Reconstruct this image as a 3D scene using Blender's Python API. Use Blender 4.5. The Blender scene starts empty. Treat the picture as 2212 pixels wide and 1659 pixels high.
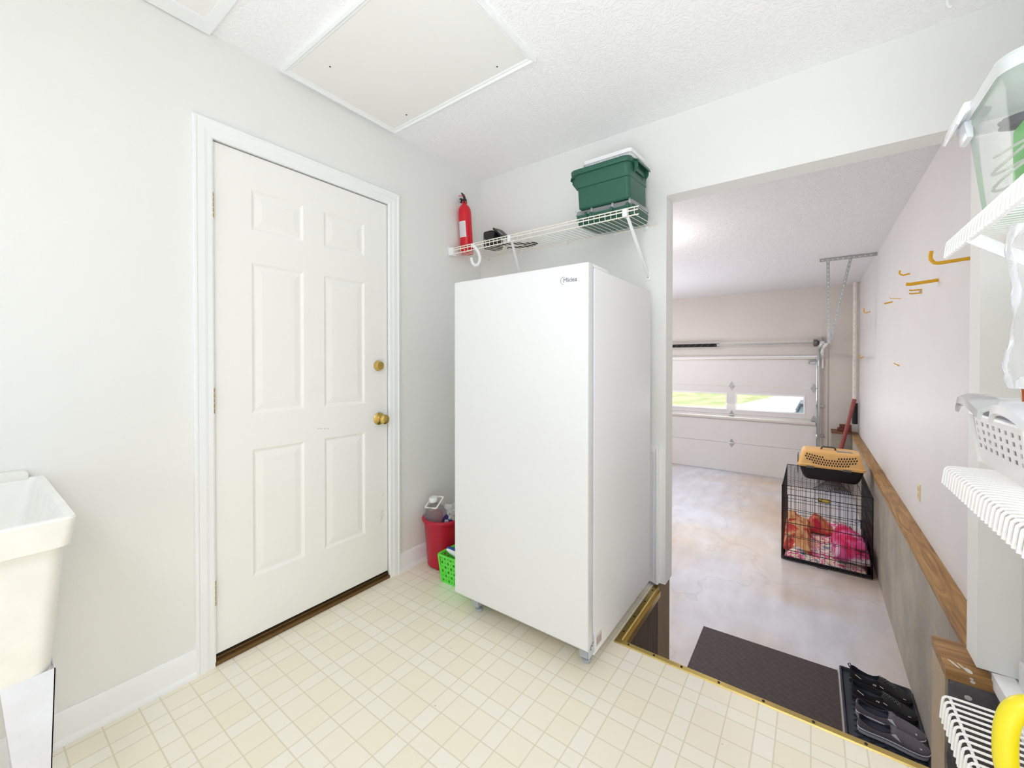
import bpy, bmesh, math, random
from mathutils import Vector, Matrix, noise
random.seed(7)
C = bpy.context.scene.collection
PI = math.pi
def lin(c):
    return tuple((x/255/12.92 if x/255 <= .04045 else ((x/255+.055)/1.055)**2.4) for x in c)+(1.,)

# ------------------------------------------------------------------ camera
FPX, TH, PIT, CYP, CAMH = 884.67, 0.6323, 0.0087, 790.05, 1.1788
cam = bpy.data.cameras.new('camera'); co = bpy.data.objects.new('camera', cam); C.objects.link(co)
co.location = (0, 0, CAMH); co.rotation_euler = (PI/2-PIT, 0, TH)
cam.sensor_fit = 'HORIZONTAL'; cam.sensor_width = 36; cam.lens = 36*FPX/2212
cam.shift_y = -(829.5-CYP)/2212; cam.clip_start = .02
bpy.context.scene.camera = co
_r = Vector((math.cos(TH), math.sin(TH), 0))
_f = Vector((-math.sin(TH)*math.cos(PIT), math.cos(TH)*math.cos(PIT), -math.sin(PIT)))
_u = _r.cross(_f)
def at(px, py, ax, val):
    """world point on the plane x|y|z = val seen at a photograph pixel"""
    d = _f+_r*((px-1106)/FPX)-_u*((py-CYP)/FPX); o = Vector((0, 0, CAMH)); i = 'xyz'.index(ax)
    return o+d*((val-o[i])/d[i])

# ------------------------------------------------------------------ world, sun, lights, exposure
W = bpy.data.worlds.new('sky'); bpy.context.scene.world = W; W.use_nodes = True
bg = W.node_tree.nodes['Background']; bg.inputs[0].default_value = lin((226, 236, 250)); bg.inputs[1].default_value = 1.1
def area(name, loc, target, sx, sy, power, col=(1, 1, 1), spread=180):
    l = bpy.data.lights.new(name, 'AREA'); l.shape = 'RECTANGLE'; l.size = sx; l.size_y = sy; l.energy = power; l.color = col
    l.spread = math.radians(spread)
    o = bpy.data.objects.new(name, l); C.objects.link(o); o.location = loc
    o.rotation_euler = (Vector(target)-Vector(loc)).to_track_quat('-Z', 'Y').to_euler(); return o
sun = bpy.data.lights.new('sun', 'SUN'); sun.energy = 5.0; sun.angle = .01; sun.color = (1, .97, .9)
so = bpy.data.objects.new('sun', sun); C.objects.link(so); so.rotation_euler = (math.radians(35), 0, math.radians(-10))
K = (.86, .905, 1)
area('rear_fill', (-.55, -1.56, .8), (-.7, 2, .5), 1.9, 1.4, 8.5, K)  # fill light added behind the camera; no window is known there
area('overhead_fill', (.1, -.8, 2.38), (.1, -.8, 0), .7, .5, 20, K)  # invented overhead light out of view, put in to brighten the room
area('upward_fill', (.1, -.8, .6), (.0, .8, 2.44), .8, .6, 12.5, K, 90)  # unseen upward area light added to lift the ceiling; no lamp stands here
area('garage_side_daylight', (-5.85, 5.2, .5), (0, 5.0, .2), 3.6, 1.7, 7, (.86, .95, 1))
area('garage_ceiling_lamp', (-2.3, 5.6, 2.3), (-2.3, 5.6, 0), .6, .6, 66, (.93, .965, 1))
area('garage_upward_fill', (-2.8, 6.2, .2), (-2.8, 6.2, 2.44), 1.5, 1.5, 64, (.95, .965, 1))  # no fixture here: upward light added to brighten the garage
pl = bpy.data.lights.new('garage_bulb', 'POINT'); pl.energy = 27; pl.shadow_soft_size = .06; pl.color = (1, .955, .91)
po = bpy.data.objects.new('garage_bulb', pl); C.objects.link(po); po.location = (-1.50, 4.1, 2.12)
area('garage_entry_fill', (-1.35, 3.15, 2.3), (-.9, 3.15, 0), .4, .4, 9, (1, .97, .95))  # extra light, no fitting known, added for the dark floor near the opening
area('garage_window_daylight', (-1.3, 8.55, .46), (-1.3, 5, -.9), 1.9, .28, 12, (.88, .94, 1))
vs = bpy.context.scene.view_settings
vs.view_transform = 'Standard'; vs.look = 'None'; vs.exposure = -0.19; vs.gamma = 1.0; vs.use_curve_mapping = False
cy = bpy.context.scene.cycles
cy.use_denoising = True; cy.adaptive_threshold = .018; cy.max_bounces = 10; cy.diffuse_bounces = 8; cy.glossy_bounces = 4; cy.transparent_max_bounces = 24
cy.caustics_reflective = False; cy.caustics_refractive = False; cy.sample_clamp_indirect = 6

# ------------------------------------------------------------------ materials
MATS = {}
def mat(name, col, rough=.5, metal=0., var=0., vscale=8., bump=0., bscale=40., col2=None, spec=.5, coat=0., stretch=(1, 1, 1)):
    if name in MATS: return MATS[name]
    m = bpy.data.materials.new(name); m.use_nodes = True; nt = m.node_tree; N = nt.nodes; L = nt.links
    b = N['Principled BSDF']; b.inputs['Base Color'].default_value = lin(col)
    b.inputs['Roughness'].default_value = rough; b.inputs['Metallic'].default_value = metal
    b.inputs['Specular IOR Level'].default_value = spec; b.inputs['Coat Weight'].default_value = coat
    tc = N.new('ShaderNodeTexCoord'); mp = N.new('ShaderNodeMapping'); mp.inputs['Scale'].default_value = stretch
    L.new(tc.outputs['Object'], mp.inputs['Vector'])
    if var > 0 or col2:
        n = N.new('ShaderNodeTexNoise'); n.inputs['Scale'].default_value = vscale; n.inputs['Detail'].default_value = 5
        L.new(mp.outputs[0], n.inputs['Vector'])
        r = N.new('ShaderNodeValToRGB'); c1 = lin(col)
        c2 = lin(col2) if col2 else tuple(x*(1-var) for x in c1[:3])+(1,)
        r.color_ramp.elements[0].position = .38; r.color_ramp.elements[0].color = c2
        r.color_ramp.elements[1].position = .62; r.color_ramp.elements[1].color = c1
        L.new(n.outputs['Fac'], r.inputs['Fac']); L.new(r.outputs['Color'], b.inputs['Base Color'])
    if bump > 0:
        n2 = N.new('ShaderNodeTexNoise'); n2.inputs['Scale'].default_value = bscale; n2.inputs['Detail'].default_value = 4
        L.new(mp.outputs[0], n2.inputs['Vector'])
        bp = N.new('ShaderNodeBump'); bp.inputs['Strength'].default_value = bump; bp.inputs['Distance'].default_value = .004
        L.new(n2.outputs['Fac'], bp.inputs['Height']); L.new(bp.outputs['Normal'], b.inputs['Normal'])
    MATS[name] = m; return m
def clear(name, col, fac=.25, rough=.08):
    """thin clear plastic: mostly see-through, with a glossy skin"""
    m = bpy.data.materials.new(name); m.use_nodes = True; nt = m.node_tree; N = nt.nodes; L = nt.links
    b = N['Principled BSDF']; b.inputs['Base Color'].default_value = lin(col); b.inputs['Roughness'].default_value = rough
    t = N.new('ShaderNodeBsdfTransparent'); t.inputs[0].default_value = (.985, .985, .99, 1); mx = N.new('ShaderNodeMixShader')
    fr = N.new('ShaderNodeFresnel'); fr.inputs['IOR'].default_value = 1.35
    ad = N.new('ShaderNodeMath'); ad.operation = 'ADD'; ad.inputs[1].default_value = fac; ad.use_clamp = True
    L.new(fr.outputs[0], ad.inputs[0]); L.new(ad.outputs[0], mx.inputs[0]); L.new(t.outputs[0], mx.inputs[1]); L.new(b.outputs[0], mx.inputs[2])
    L.new(mx.outputs[0], N['Material Output'].inputs['Surface']); return m

M_wall = mat('wall_paint', (236, 236, 233), .6, var=.012, vscale=1.5, bump=.05, bscale=180)
M_gwall = mat('garage_wall_paint', (222, 220, 219), .5, var=.03, vscale=2.2, bump=.05, bscale=120)
M_gfront = mat('garage_front_paint', (218, 211, 202), .6, var=.03, vscale=2.0)
M_trim = mat('white_trim', (244, 245, 246), .35)
M_door = mat('door_paint', (245, 244, 241), .38, bump=.03, bscale=60)
M_white = mat('white_plastic', (242, 242, 243), .35)
M_fridge = mat('white_enamel', (226, 227, 228), .22, bump=.02, bscale=300)
M_fside = mat('white_textured_enamel', (240, 240, 242), .38, bump=.12, bscale=700)
M_wire = mat('white_coated_wire', (248, 248, 248), .3)
M_cream = mat('ivory_coated_wire', (240, 236, 223), .35)
M_brass = mat('brass', (214, 182, 104), .18, 1.)
M_gold = mat('gold_anodised', (205, 180, 110), .32, 1., var=.12, vscale=12)
M_black = mat('black_plastic', (26, 26, 30), .4)
M_dark = mat('dark_gap', (40, 32, 26), .8)
M_steel = mat('galvanised_steel', (190, 192, 192), .35, .85, var=.1, vscale=30)
M_red = mat('red_plastic', (184, 10, 48), .35)
M_redm = mat('red_enamel', (214, 8, 34), .22)
M_green = mat('dark_green_plastic', (38, 92, 74), .42, bump=.05, bscale=200)
M_lime = mat('lime_plastic', (98, 226, 72), .4)
M_tub = mat('tub_plastic', (238, 237, 232), .4, var=.05, vscale=14)
M_rust = mat('painted_steel_leg', (222, 224, 232), .5, col2=(214, 215, 222), vscale=12)
M_rub = mat('brown_rubber', (72, 60, 56), .75)
M_tan = mat('tan_plastic', (226, 176, 106), .45)
M_clear = clear('clear_plastic', (246, 247, 250), .20, .15)
M_bin = clear('bin_plastic', (246, 247, 250), .10, .3)
M_film = clear('clear_film', (250, 250, 252), .15, .1)
M_pet = clear('clear_bottle', (214, 216, 218), .16, .06)
M_yel = mat('yellow_plastic', (236, 218, 34), .35)
M_hook = mat('yellow_coated_steel', (226, 170, 22), .45)

# concrete floor of the garage
def concrete_mat():
    m = bpy.data.materials.new('sealed_concrete'); m.use_nodes = True; nt = m.node_tree; N = nt.nodes; L = nt.links
    b = N['Principled BSDF']; tc = N.new('ShaderNodeTexCoord')
    def nz(s, d, st=(1, 1, 1)):
        mp = N.new('ShaderNodeMapping'); mp.inputs['Scale'].default_value = st; L.new(tc.outputs['Object'], mp.inputs[0])
        n = N.new('ShaderNodeTexNoise'); n.inputs['Scale'].default_value = s; n.inputs['Detail'].default_value = d; L.new(mp.outputs[0], n.inputs[0]); return n
    a = nz(.9, 7); r = N.new('ShaderNodeValToRGB'); L.new(a.outputs[0], r.inputs[0])
    e = r.color_ramp.elements; e[0].position = .33; e[0].color = lin((205, 182, 160)); e[1].position = .6; e[1].color = lin((210, 210, 218))
    e2 = e.new(.48); e2.color = lin((209, 200, 197))
    c = nz(7, 6, (1, .35, 1)); r2 = N.new('ShaderNodeValToRGB'); L.new(c.outputs[0], r2.inputs[0])
    r2.color_ramp.elements[0].position = .3; r2.color_ramp.elements[0].color = (.78, .76, .74, 1); r2.color_ramp.elements[1].position = .7; r2.color_ramp.elements[1].color = (1, 1, 1, 1)
    mx = N.new('ShaderNodeMix'); mx.data_type = 'RGBA'; mx.blend_type = 'MULTIPLY'; mx.inputs[0].default_value = .8
    L.new(r.outputs[0], mx.inputs[6]); L.new(r2.outputs[0], mx.inputs[7])
    # hairline cracks
    v = N.new('ShaderNodeTexVoronoi'); v.feature = 'DISTANCE_TO_EDGE'; v.inputs['Scale'].default_value = .33
    w = nz(2.2, 5); vm = N.new('ShaderNodeVectorMath'); vm.operation = 'ADD'; L.new(tc.outputs['Object'], vm.inputs[0]); L.new(w.outputs['Color'], vm.inputs[1]); L.new(vm.outputs[0], v.inputs['Vector'])
    cr = N.new('ShaderNodeValToRGB'); L.new(v.outputs['Distance'], cr.inputs[0]); cr.color_ramp.elements[0].color = (.62, .6, .58, 1); cr.color_ramp.elements[1].position = .006; cr.color_ramp.elements[1].color = (1, 1, 1, 1)
    mx2 = N.new('ShaderNodeMix'); mx2.data_type = 'RGBA'; mx2.blend_type = 'MULTIPLY'; mx2.inputs[0].default_value = .35
    L.new(mx.outputs[2], mx2.inputs[6]); L.new(cr.outputs[0], mx2.inputs[7]); L.new(mx2.outputs[2], b.inputs['Base Color'])
    ro = N.new('ShaderNodeMapRange'); L.new(a.outputs[0], ro.inputs[0]); ro.inputs[3].default_value = .22; ro.inputs[4].default_value = .42; L.new(ro.outputs[0], b.inputs['Roughness'])
    bp = N.new('ShaderNodeBump'); bp.inputs['Strength'].default_value = .25; bp.inputs['Distance'].default_value = .003; g = nz(60, 4); L.new(g.outputs[0], bp.inputs['Height']); L.new(bp.outputs[0], b.inputs['Normal'])
    return m
def vinyl_mat():
    """sheet vinyl: 9 inch repeat of wide and narrow cells with thin grout lines"""
    m = bpy.data.materials.new('vinyl_tile_pattern'); m.use_nodes = True; nt = m.node_tree; N = nt.nodes; L = nt.links
    b = N['Principled BSDF']; tc = N.new('ShaderNodeTexCoord'); sp = N.new('ShaderNodeSeparateXYZ'); L.new(tc.outputs['Object'], sp.inputs[0])
    def mth(op, a, b_=None, c_=None):
        n = N.new('ShaderNodeMath'); n.operation = op
        for i, x in enumerate((a, b_, c_)):
            if x is None: continue
            if isinstance(x, (int, float)): n.inputs[i].default_value = x
            else: L.new(x, n.inputs[i])
        return n.outputs[0]
    P = .2283
    lines = []; cells = []; ids = []
    for ax, off, cuts in (('X', -1.367, (.0835, .1385)), ('Y', 1.279, (.055, .139))):
        s = mth('DIVIDE', mth('SUBTRACT', sp.outputs[ax], off), P)
        fr = mth('MULTIPLY', mth('SUBTRACT', s, mth('FLOOR', s)), P)
        a = mth('GREATER_THAN', fr, cuts[0]); c = mth('GREATER_THAN', fr, cuts[1])
        ids.append(mth('ADD', mth('ADD', a, c), mth('MULTIPLY', mth('FLOOR', s), 3)))
        ds = [mth('ABSOLUTE', mth('SUBTRACT', fr, k)) for k in (0, cuts[0], cuts[1], P)]
        d = mth('MINIMUM', mth('MINIMUM', ds[0], ds[1]), mth('MINIMUM', ds[2], ds[3])); lines.append(d)
        small = mth('SUBTRACT', a, c) if ax == 'X' else mth('SUBTRACT', 1, a)
        cells.append(small)
    d = mth('MINIMUM', lines[0], lines[1])
    rr = N.new('ShaderNodeMapRange'); rr.inputs[1].default_value = .0008; rr.inputs[2].default_value = .003; rr.inputs[3].default_value = 1; rr.inputs[4].default_value = 0; L.new(d, rr.inputs[0])
    cb = N.new('ShaderNodeCombineXYZ'); L.new(ids[0], cb.inputs[0]); L.new(ids[1], cb.inputs[1])
    wn = N.new('ShaderNodeTexWhiteNoise'); L.new(cb.outputs[0], wn.inputs[0])
    light = mth('MULTIPLY', mth('MAXIMUM', cells[0], cells[1]), .55)
    f = mth('ADD', mth('MULTIPLY', wn.outputs['Value'], .45), light)
    ns = N.new('ShaderNodeTexNoise'); ns.inputs['Scale'].default_value = 26; ns.inputs['Detail'].default_value = 8; ns.inputs['Roughness'].default_value = .7; ns.inputs['Distortion'].default_value = 2.2; L.new(tc.outputs['Object'], ns.inputs[0])
    f2 = mth('ADD', mth('MULTIPLY', ns.outputs['Fac'], .8), mth('SUBTRACT', f, .4))
    r = N.new('ShaderNodeValToRGB'); L.new(f2, r.inputs[0]); r.color_ramp.elements[0].position = .0; r.color_ramp.elements[0].color = lin((242, 233, 211)); r.color_ramp.elements[1].position = 1.; r.color_ramp.elements[1].color = lin((243, 238, 225))
    mx = N.new('ShaderNodeMix'); mx.data_type = 'RGBA'; L.new(mth('MULTIPLY', rr.outputs[0], .8), mx.inputs[0]); L.new(r.outputs[0], mx.inputs[6]); mx.inputs[7].default_value = lin((216, 206, 180))
    # small scuffs and dirt specks
    v = N.new('ShaderNodeTexVoronoi'); v.inputs['Scale'].default_value = 9; L.new(tc.outputs['Object'], v.inputs['Vector'])
    vr = N.new('ShaderNodeMapRange'); vr.inputs[1].default_value = .018; vr.inputs[2].default_value = .035; vr.inputs[3].default_value = .55; vr.inputs[4].default_value = 0; L.new(v.outputs['Distance'], vr.inputs[0])
    mx2 = N.new('ShaderNodeMix'); mx2.data_type = 'RGBA'; L.new(vr.outputs[0], mx2.inputs[0]); L.new(mx.outputs[2], mx2.inputs[6]); mx2.inputs[7].default_value = lin((150, 130, 95))
    L.new(mx2.outputs[2], b.inputs['Base Color']); b.inputs['Roughness'].default_value = .34
    bp = N.new('ShaderNodeBump'); bp.inputs['Strength'].default_value = .15; bp.inputs['Distance'].default_value = .001; bp.invert = True; L.new(rr.outputs[0], bp.inputs['Height']); L.new(bp.outputs[0], b.inputs['Normal'])
    return m
def ceil_mat(name, col, scale, st):
    m = bpy.data.materials.new(name); m.use_nodes = True; nt = m.node_tree; N = nt.nodes; L = nt.links
    b = N['Principled BSDF']; b.inputs['Base Color'].default_value = lin(col); b.inputs['Roughness'].default_value = .7
    tc = N.new('ShaderNodeTexCoord'); n = N.new('ShaderNodeTexNoise'); n.inputs['Scale'].default_value = scale; n.inputs['Detail'].default_value = 3; n.inputs['Distortion'].default_value = 3.5
    L.new(tc.outputs['Object'], n.inputs[0])
    r = N.new('ShaderNodeValToRGB'); L.new(n.outputs[0], r.inputs[0]); r.color_ramp.elements[0].position = .47; r.color_ramp.elements[1].position = .56
    bp = N.new('ShaderNodeBump'); bp.inputs['Strength'].default_value = st; bp.inputs['Distance'].default_value = .004; L.new(r.outputs[0], bp.inputs['Height']); L.new(bp.outputs[0], b.inputs['Normal']); return m
def block_mat():
    m = bpy.data.materials.new('concrete_block'); m.use_nodes = True; nt = m.node_tree; N = nt.nodes; L = nt.links
    b = N['Principled BSDF']; b.inputs['Roughness'].default_value = .85; tc = N.new('ShaderNodeTexCoord'); sp = N.new('ShaderNodeSeparateXYZ'); L.new(tc.outputs['Object'], sp.inputs[0])
    ad = N.new('ShaderNodeMath'); ad.operation = 'ADD'; L.new(sp.outputs[0], ad.inputs[0]); L.new(sp.outputs[1], ad.inputs[1])
    cb = N.new('ShaderNodeCombineXYZ'); L.new(ad.outputs[0], cb.inputs[0])
    az = N.new('ShaderNodeMath'); az.operation = 'ADD'; az.inputs[1].default_value = .87+.013; L.new(sp.outputs[2], az.inputs[0]); L.new(az.outputs[0], cb.inputs[1])
    k = N.new('ShaderNodeTexBrick'); L.new(cb.outputs[0], k.inputs[0]); k.inputs['Scale'].default_value = 1; k.inputs['Brick Width'].default_value = .4; k.inputs['Row Height'].default_value = .2325; k.inputs['Mortar Size'].default_value = .004; k.inputs['Mortar Smooth'].default_value = .3
    k.inputs['Color1'].default_value = lin((172, 166, 156)); k.inputs['Color2'].default_value = lin((165, 160, 152)); k.inputs['Mortar'].default_value = lin((190, 172, 124))
    n = N.new('ShaderNodeTexNoise'); n.inputs['Scale'].default_value = 3; n.inputs['Detail'].default_value = 6; L.new(tc.outputs['Object'], n.inputs[0])
    r = N.new('ShaderNodeValToRGB'); L.new(n.outputs[0], r.inputs[0]); r.color_ramp.elements[0].position = .3; r.color_ramp.elements[0].color = (.72, .70, .66, 1); r.color_ramp.elements[1].position = .7; r.color_ramp.elements[1].color = (1.02, 1, .97, 1)
    mx = N.new('ShaderNodeMix'); mx.data_type = 'RGBA'; mx.blend_type = 'MULTIPLY'; mx.inputs[0].default_value = 1; L.new(k.outputs[0], mx.inputs[6]); L.new(r.outputs[0], mx.inputs[7]); L.new(mx.outputs[2], b.inputs['Base Color'])
    n2 = N.new('ShaderNodeTexNoise'); n2.inputs['Scale'].default_value = 220; L.new(tc.outputs['Object'], n2.inputs[0]); bp = N.new('ShaderNodeBump'); bp.inputs['Strength'].default_value = .5; bp.inputs['Distance'].default_value = .003; L.new(n2.outputs[0], bp.inputs['Height']); L.new(bp.outputs[0], b.inputs['Normal'])
    return m
def wood_mat(name, c1, c2, axis='Y', sc=1.):
    m = bpy.data.materials.new(name); m.use_nodes = True; nt = m.node_tree; N = nt.nodes; L = nt.links
    b = N['Principled BSDF']; b.inputs['Roughness'].default_value = .55; tc = N.new('ShaderNodeTexCoord'); mp = N.new('ShaderNodeMapping'); L.new(tc.outputs['Object'], mp.inputs[0])
    mp.inputs['Scale'].default_value = {'Y': (14*sc, 1.1*sc, 14*sc), 'X': (1.1*sc, 14*sc, 14*sc), 'Z': (14*sc, 14*sc, 1.1*sc)}[axis]
    n = N.new('ShaderNodeTexNoise'); n.inputs['Scale'].default_value = 2.2; n.inputs['Detail'].default_value = 6; n.inputs['Distortion'].default_value = 1.6; L.new(mp.outputs[0], n.inputs[0])
    r = N.new('ShaderNodeValToRGB'); L.new(n.outputs[0], r.inputs[0]); e = r.color_ramp.elements; e[0].position = .32; e[0].color = lin(c2); e[1].position = .68; e[1].color = lin(c1)
    L.new(r.outputs[0], b.inputs['Base Color']); return m
M_vinyl = vinyl_mat(); M_conc = concrete_mat(); M_block = block_mat()
M_ceil = ceil_mat('knockdown_ceiling', (249, 249, 250), 22, .4)
M_gceil = ceil_mat('garage_stipple_ceiling', (236, 235, 238), 45, .7)
M_wood = wood_mat('stained_sill_wood', (178, 138, 86), (132, 94, 52), 'Y')
M_woodx = wood_mat('stained_sill_wood_cross', (176, 134, 82), (122, 86, 46), 'X')
M_nose = wood_mat('floor_edge_wood', (150, 108, 62), (118, 82, 44), 'X')
M_ply = mat('dark_plywood', (92, 76, 62), .75, col2=(74, 60, 50), vscale=5, stretch=(3, 14, 1), bump=.2, bscale=60)
M_pier = mat('brown_painted_block', (134, 116, 94), .7, var=.12, vscale=5)
M_pier2 = mat('beige_painted_block', (186, 168, 140), .75, var=.1, vscale=5, bump=.2, bscale=90)
M_greyblk = mat('grey_mortar', (120, 116, 116), .85, col2=(98, 96, 98), vscale=9, bump=.5, bscale=80)

# ------------------------------------------------------------------ geometry helpers
def BM(): return bmesh.new()
def box(bm, x0, x1, y0, y1, z0, z1):
    v = [bm.verts.new(p) for p in ((x0, y0, z0), (x1, y0, z0), (x1, y1, z0), (x0, y1, z0), (x0, y0, z1), (x1, y0, z1), (x1, y1, z1), (x0, y1, z1))]
    for f in ((0, 3, 2, 1), (4, 5, 6, 7), (0, 1, 5, 4), (1, 2, 6, 5), (2, 3, 7, 6), (3, 0, 4, 7)): bm.faces.new([v[i] for i in f])
def loft(bm, loops, cap0=True, cap1=True, close=True):
    vs_ = [[bm.verts.new(p) for p in l] for l in loops]; n = len(loops[0])
    for a, b in zip(vs_, vs_[1:]):
        for i in range(n if close else n-1):
            j = (i+1) % n
            try: bm.faces.new((a[i], a[j], b[j], b[i]))
            except ValueError: pass
    if cap0 and close: bm.faces.new(vs_[0][::-1])
    if cap1 and close: bm.faces.new(vs_[-1])
    return vs_
def rrect(x0, x1, y0, y1, r, z, n=5):
    out = []
    for cx, cy_, a0 in ((x1-r, y1-r, 0), (x0+r, y1-r, PI/2), (x0+r, y0+r, PI), (x1-r, y0+r, 1.5*PI)):
        for k in range(n+1):
            a = a0+PI/2*k/n; out.append(Vector((cx+r*math.cos(a), cy_+r*math.sin(a), z)))
    return out
def frame(d):
    d = d.normalized(); a = Vector((0, 0, 1)) if abs(d.z) < .9 else Vector((1, 0, 0))
    u = d.cross(a).normalized(); return u, d.cross(u)
def tube(bm, pts, r, seg=8, cap=True, closed=False, flat=1.):
    pts = [Vector(p) for p in pts]; loops = []; n = len(pts); u0 = None
    for i, p in enumerate(pts):
        if closed: d = pts[(i+1) % n]-pts[i-1]
        else: d = pts[min(i+1, n-1)]-pts[max(i-1, 0)]
        d.normalize()
        if u0 is None: u, v = frame(d)
        else:
            u = (u0-d*u0.dot(d)); u = u.normalized() if u.length > 1e-6 else frame(d)[0]; v = d.cross(u)
        u0 = u; rr = r[i] if isinstance(r, (list, tuple)) else r
        loops.append([p+(u*math.cos(2*PI*k/seg)+v*math.sin(2*PI*k/seg)*flat)*rr for k in range(seg)])
    if closed: loops.append(loops[0]); loft(bm, loops, False, False); bmesh.ops.remove_doubles(bm, verts=bm.verts, dist=1e-7)
    else: loft(bm, loops, cap, cap)
def lathe(bm, prof, c, seg=28, axis='z', cap0=True, cap1=True):
    loops = []
    for r, h in prof:
        r = max(r, 1e-4); l = []
        for k in range(seg):
            a = 2*PI*k/seg
            p = {'z': (r*math.cos(a), r*math.sin(a), h), 'x': (h, r*math.cos(a), r*math.sin(a)), 'y': (r*math.sin(a), h, r*math.cos(a))}[axis]
            l.append(Vector(c)+Vector(p))
        loops.append(l)
    loft(bm, loops, cap0, cap1)
def prism(bm, poly, ax, a, b):
    """poly: 2-D points in the two other axes, extruded along ax from a to b"""
    def P(p, t): return {'x': (t, p[0], p[1]), 'y': (p[0], t, p[1]), 'z': (p[0], p[1], t)}[ax]
    loft(bm, [[Vector(P(p, a)) for p in poly], [Vector(P(p, b)) for p in poly]])
def disc(bm, c, n, rx, ry, up, seg=12, th=.0006):
    """thin lens-shaped button"""
    n = Vector(n).normalized(); up = Vector(up); up = (up-n*up.dot(n)).normalized(); s = n.cross(up); c = Vector(c)
    loft(bm, [[c+n*t+(s*math.cos(2*PI*k/seg)*rx+up*math.sin(2*PI*k/seg)*ry) for k in range(seg)] for t in (0, th)])

def mark(bm, n0, i=1):
    bm.faces.ensure_lookup_table()
    for f in bm.faces[n0:]: f.material_index = i
def tag(o, label=None, cat=None, group=None, kind=None):
    if label: o['label'] = label
    if cat: o['category'] = cat
    if group: o['group'] = group
    if kind: o['kind'] = kind
    return o
ROOTLOC = {}
def obj(name, bm, m, parent=None, smooth=False, bevel=0, origin=None, tf=None, seg=2):
    if tf is not None: bmesh.ops.transform(bm, matrix=tf, verts=bm.verts)
    r = parent
    while r is not None and r.parent is not None: r = r.parent
    off = ROOTLOC[r.name] if r is not None else (Vector(origin) if origin else Vector((0, 0, 0)))
    bmesh.ops.translate(bm, verts=bm.verts, vec=-off)
    bmesh.ops.recalc_face_normals(bm, faces=bm.faces)
    if bevel:
        es = [e for e in bm.edges if len(e.link_faces) == 2 and e.calc_face_angle(0) > .6]
        bmesh.ops.bevel(bm, geom=es, offset=bevel, segments=seg, profile=.6, affect='EDGES', clamp_overlap=True)
    me = bpy.data.meshes.new(name); bm.to_mesh(me); bm.free()
    for x in (m if isinstance(m, (list, tuple)) else [m]): me.materials.append(x)
    o = bpy.data.objects.new(name, me); C.objects.link(o)
    if parent is None: o.location = off; ROOTLOC[o.name] = off.copy()
    else: o.parent = parent
    if smooth or bevel:
        for p in me.polygons: p.use_smooth = True
        try:
            me.set_sharp_from_angle(angle=math.radians(38))
        except Exception: pass
    return o
def thing(name, loc, label, cat, group=None, kind=None, rot=(0, 0, 0)):
    o = bpy.data.objects.new(name, None); C.objects.link(o); o.location = loc; o.rotation_euler = rot
    o.empty_display_size = .05; ROOTLOC[o.name] = Vector(loc); tag(o, label, cat, group, kind); return o
def struct(name, bm, m, parent=None, **k):
    o = obj(name, bm, m, parent, **k)
    if parent is None: o['kind'] = 'structure'
    return o

D, B, BT, XJ, XR, RW, GW, GY, GZ, H = -1.868, 2.182, 2.302, -.61, .486, .59, .60, 8.63, -.87, 2.44
SY = 1.64                                            # edge of the raised room floor

# ------------------------------------------------------------------ room shell
bm = BM()
box(bm, D, XJ-.04, -1.6, B, -.03, 0); box(bm, XJ-.04, RW, -1.6, SY, -.03, 0)
struct('floor', bm, M_vinyl)
bm = BM(); box(bm, -6, .51, 1.6, 8.75, GZ-.08, GZ); o = struct('floor', bm, M_conc)
bm = BM(); box(bm, D-.1, RW+.12, -1.7, B, H, H+.06); struct('ceiling', bm, M_ceil)
bm = BM(); box(bm, -6.1, GW+.12, BT, GY+.1, H, H+.06); struct('ceiling', bm, M_gceil)
bm = BM()
box(bm, D-.1, D, -1.6, .575, 0, H); box(bm, D-.1, D, 1.42, B, 0, H); box(bm, D-.1, D, .575, 1.42, 2.052, H)
struct('wall_left', bm, M_wall)
bm = BM()
box(bm, D-.1, XJ, B, BT, .02, H); box(bm, XJ, XR, B, BT, 2.038, H); box(bm, XR, RW+.12, B, BT, .075, H)
struct('wall_back', bm, M_wall)
bm = BM(); box(bm, RW, RW+.1, -1.6, B, .02, H); struct('wall_right', bm, M_wall)
bm = BM()
box(bm, D-.1, RW+.1, -1.7, -1.6, 0, .5); box(bm, D-.1, RW+.1, -1.7, -1.6, 2.2, H); box(bm, D-.1, -1.5, -1.7, -1.6, .5, 2.2); box(bm, .4, RW+.1, -1.7, -1.6, .5, 2.2)
struct('wall_near', bm, M_wall)
# garage shell
bm = BM(); box(bm, GW, GW+.12, BT, GY, .045, H); struct('wall_garage_right', bm, M_gwall)
bm = BM(); box(bm, -6.1, -6, BT, GY, GZ, H); struct('wall_garage_left', bm, M_gwall)
bm = BM(); box(bm, -6, D-.1, B, BT, GZ, H); box(bm, D-.1, -.66, B, BT, GZ, .0); struct('wall_garage_back', bm, M_gwall)
DX0, DX1, DT = -4.9, .07, 1.285
bm = BM()
box(bm, -6, DX0, GY, GY+.1, GZ, H); box(bm, DX1, GW+.12, GY, GY+.1, GZ, H); box(bm, DX0, DX1, GY, GY+.1, DT, H)
struct('wall_garage_front', bm, M_gfront)
# foundation along the garage's right wall, with the wooden cap on it
bm = BM(); box(bm, .51, GW+.12, 2.385, GY, GZ-.05, .004); struct('wall_foundation', bm, M_block)
bm = BM(); box(bm, .505, GW, 2.40, 5.05, .004, .045); box(bm, .505, GW, 5.058, GY, .004, .045); struct('trim_1', bm, M_wood, bevel=.003)
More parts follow.
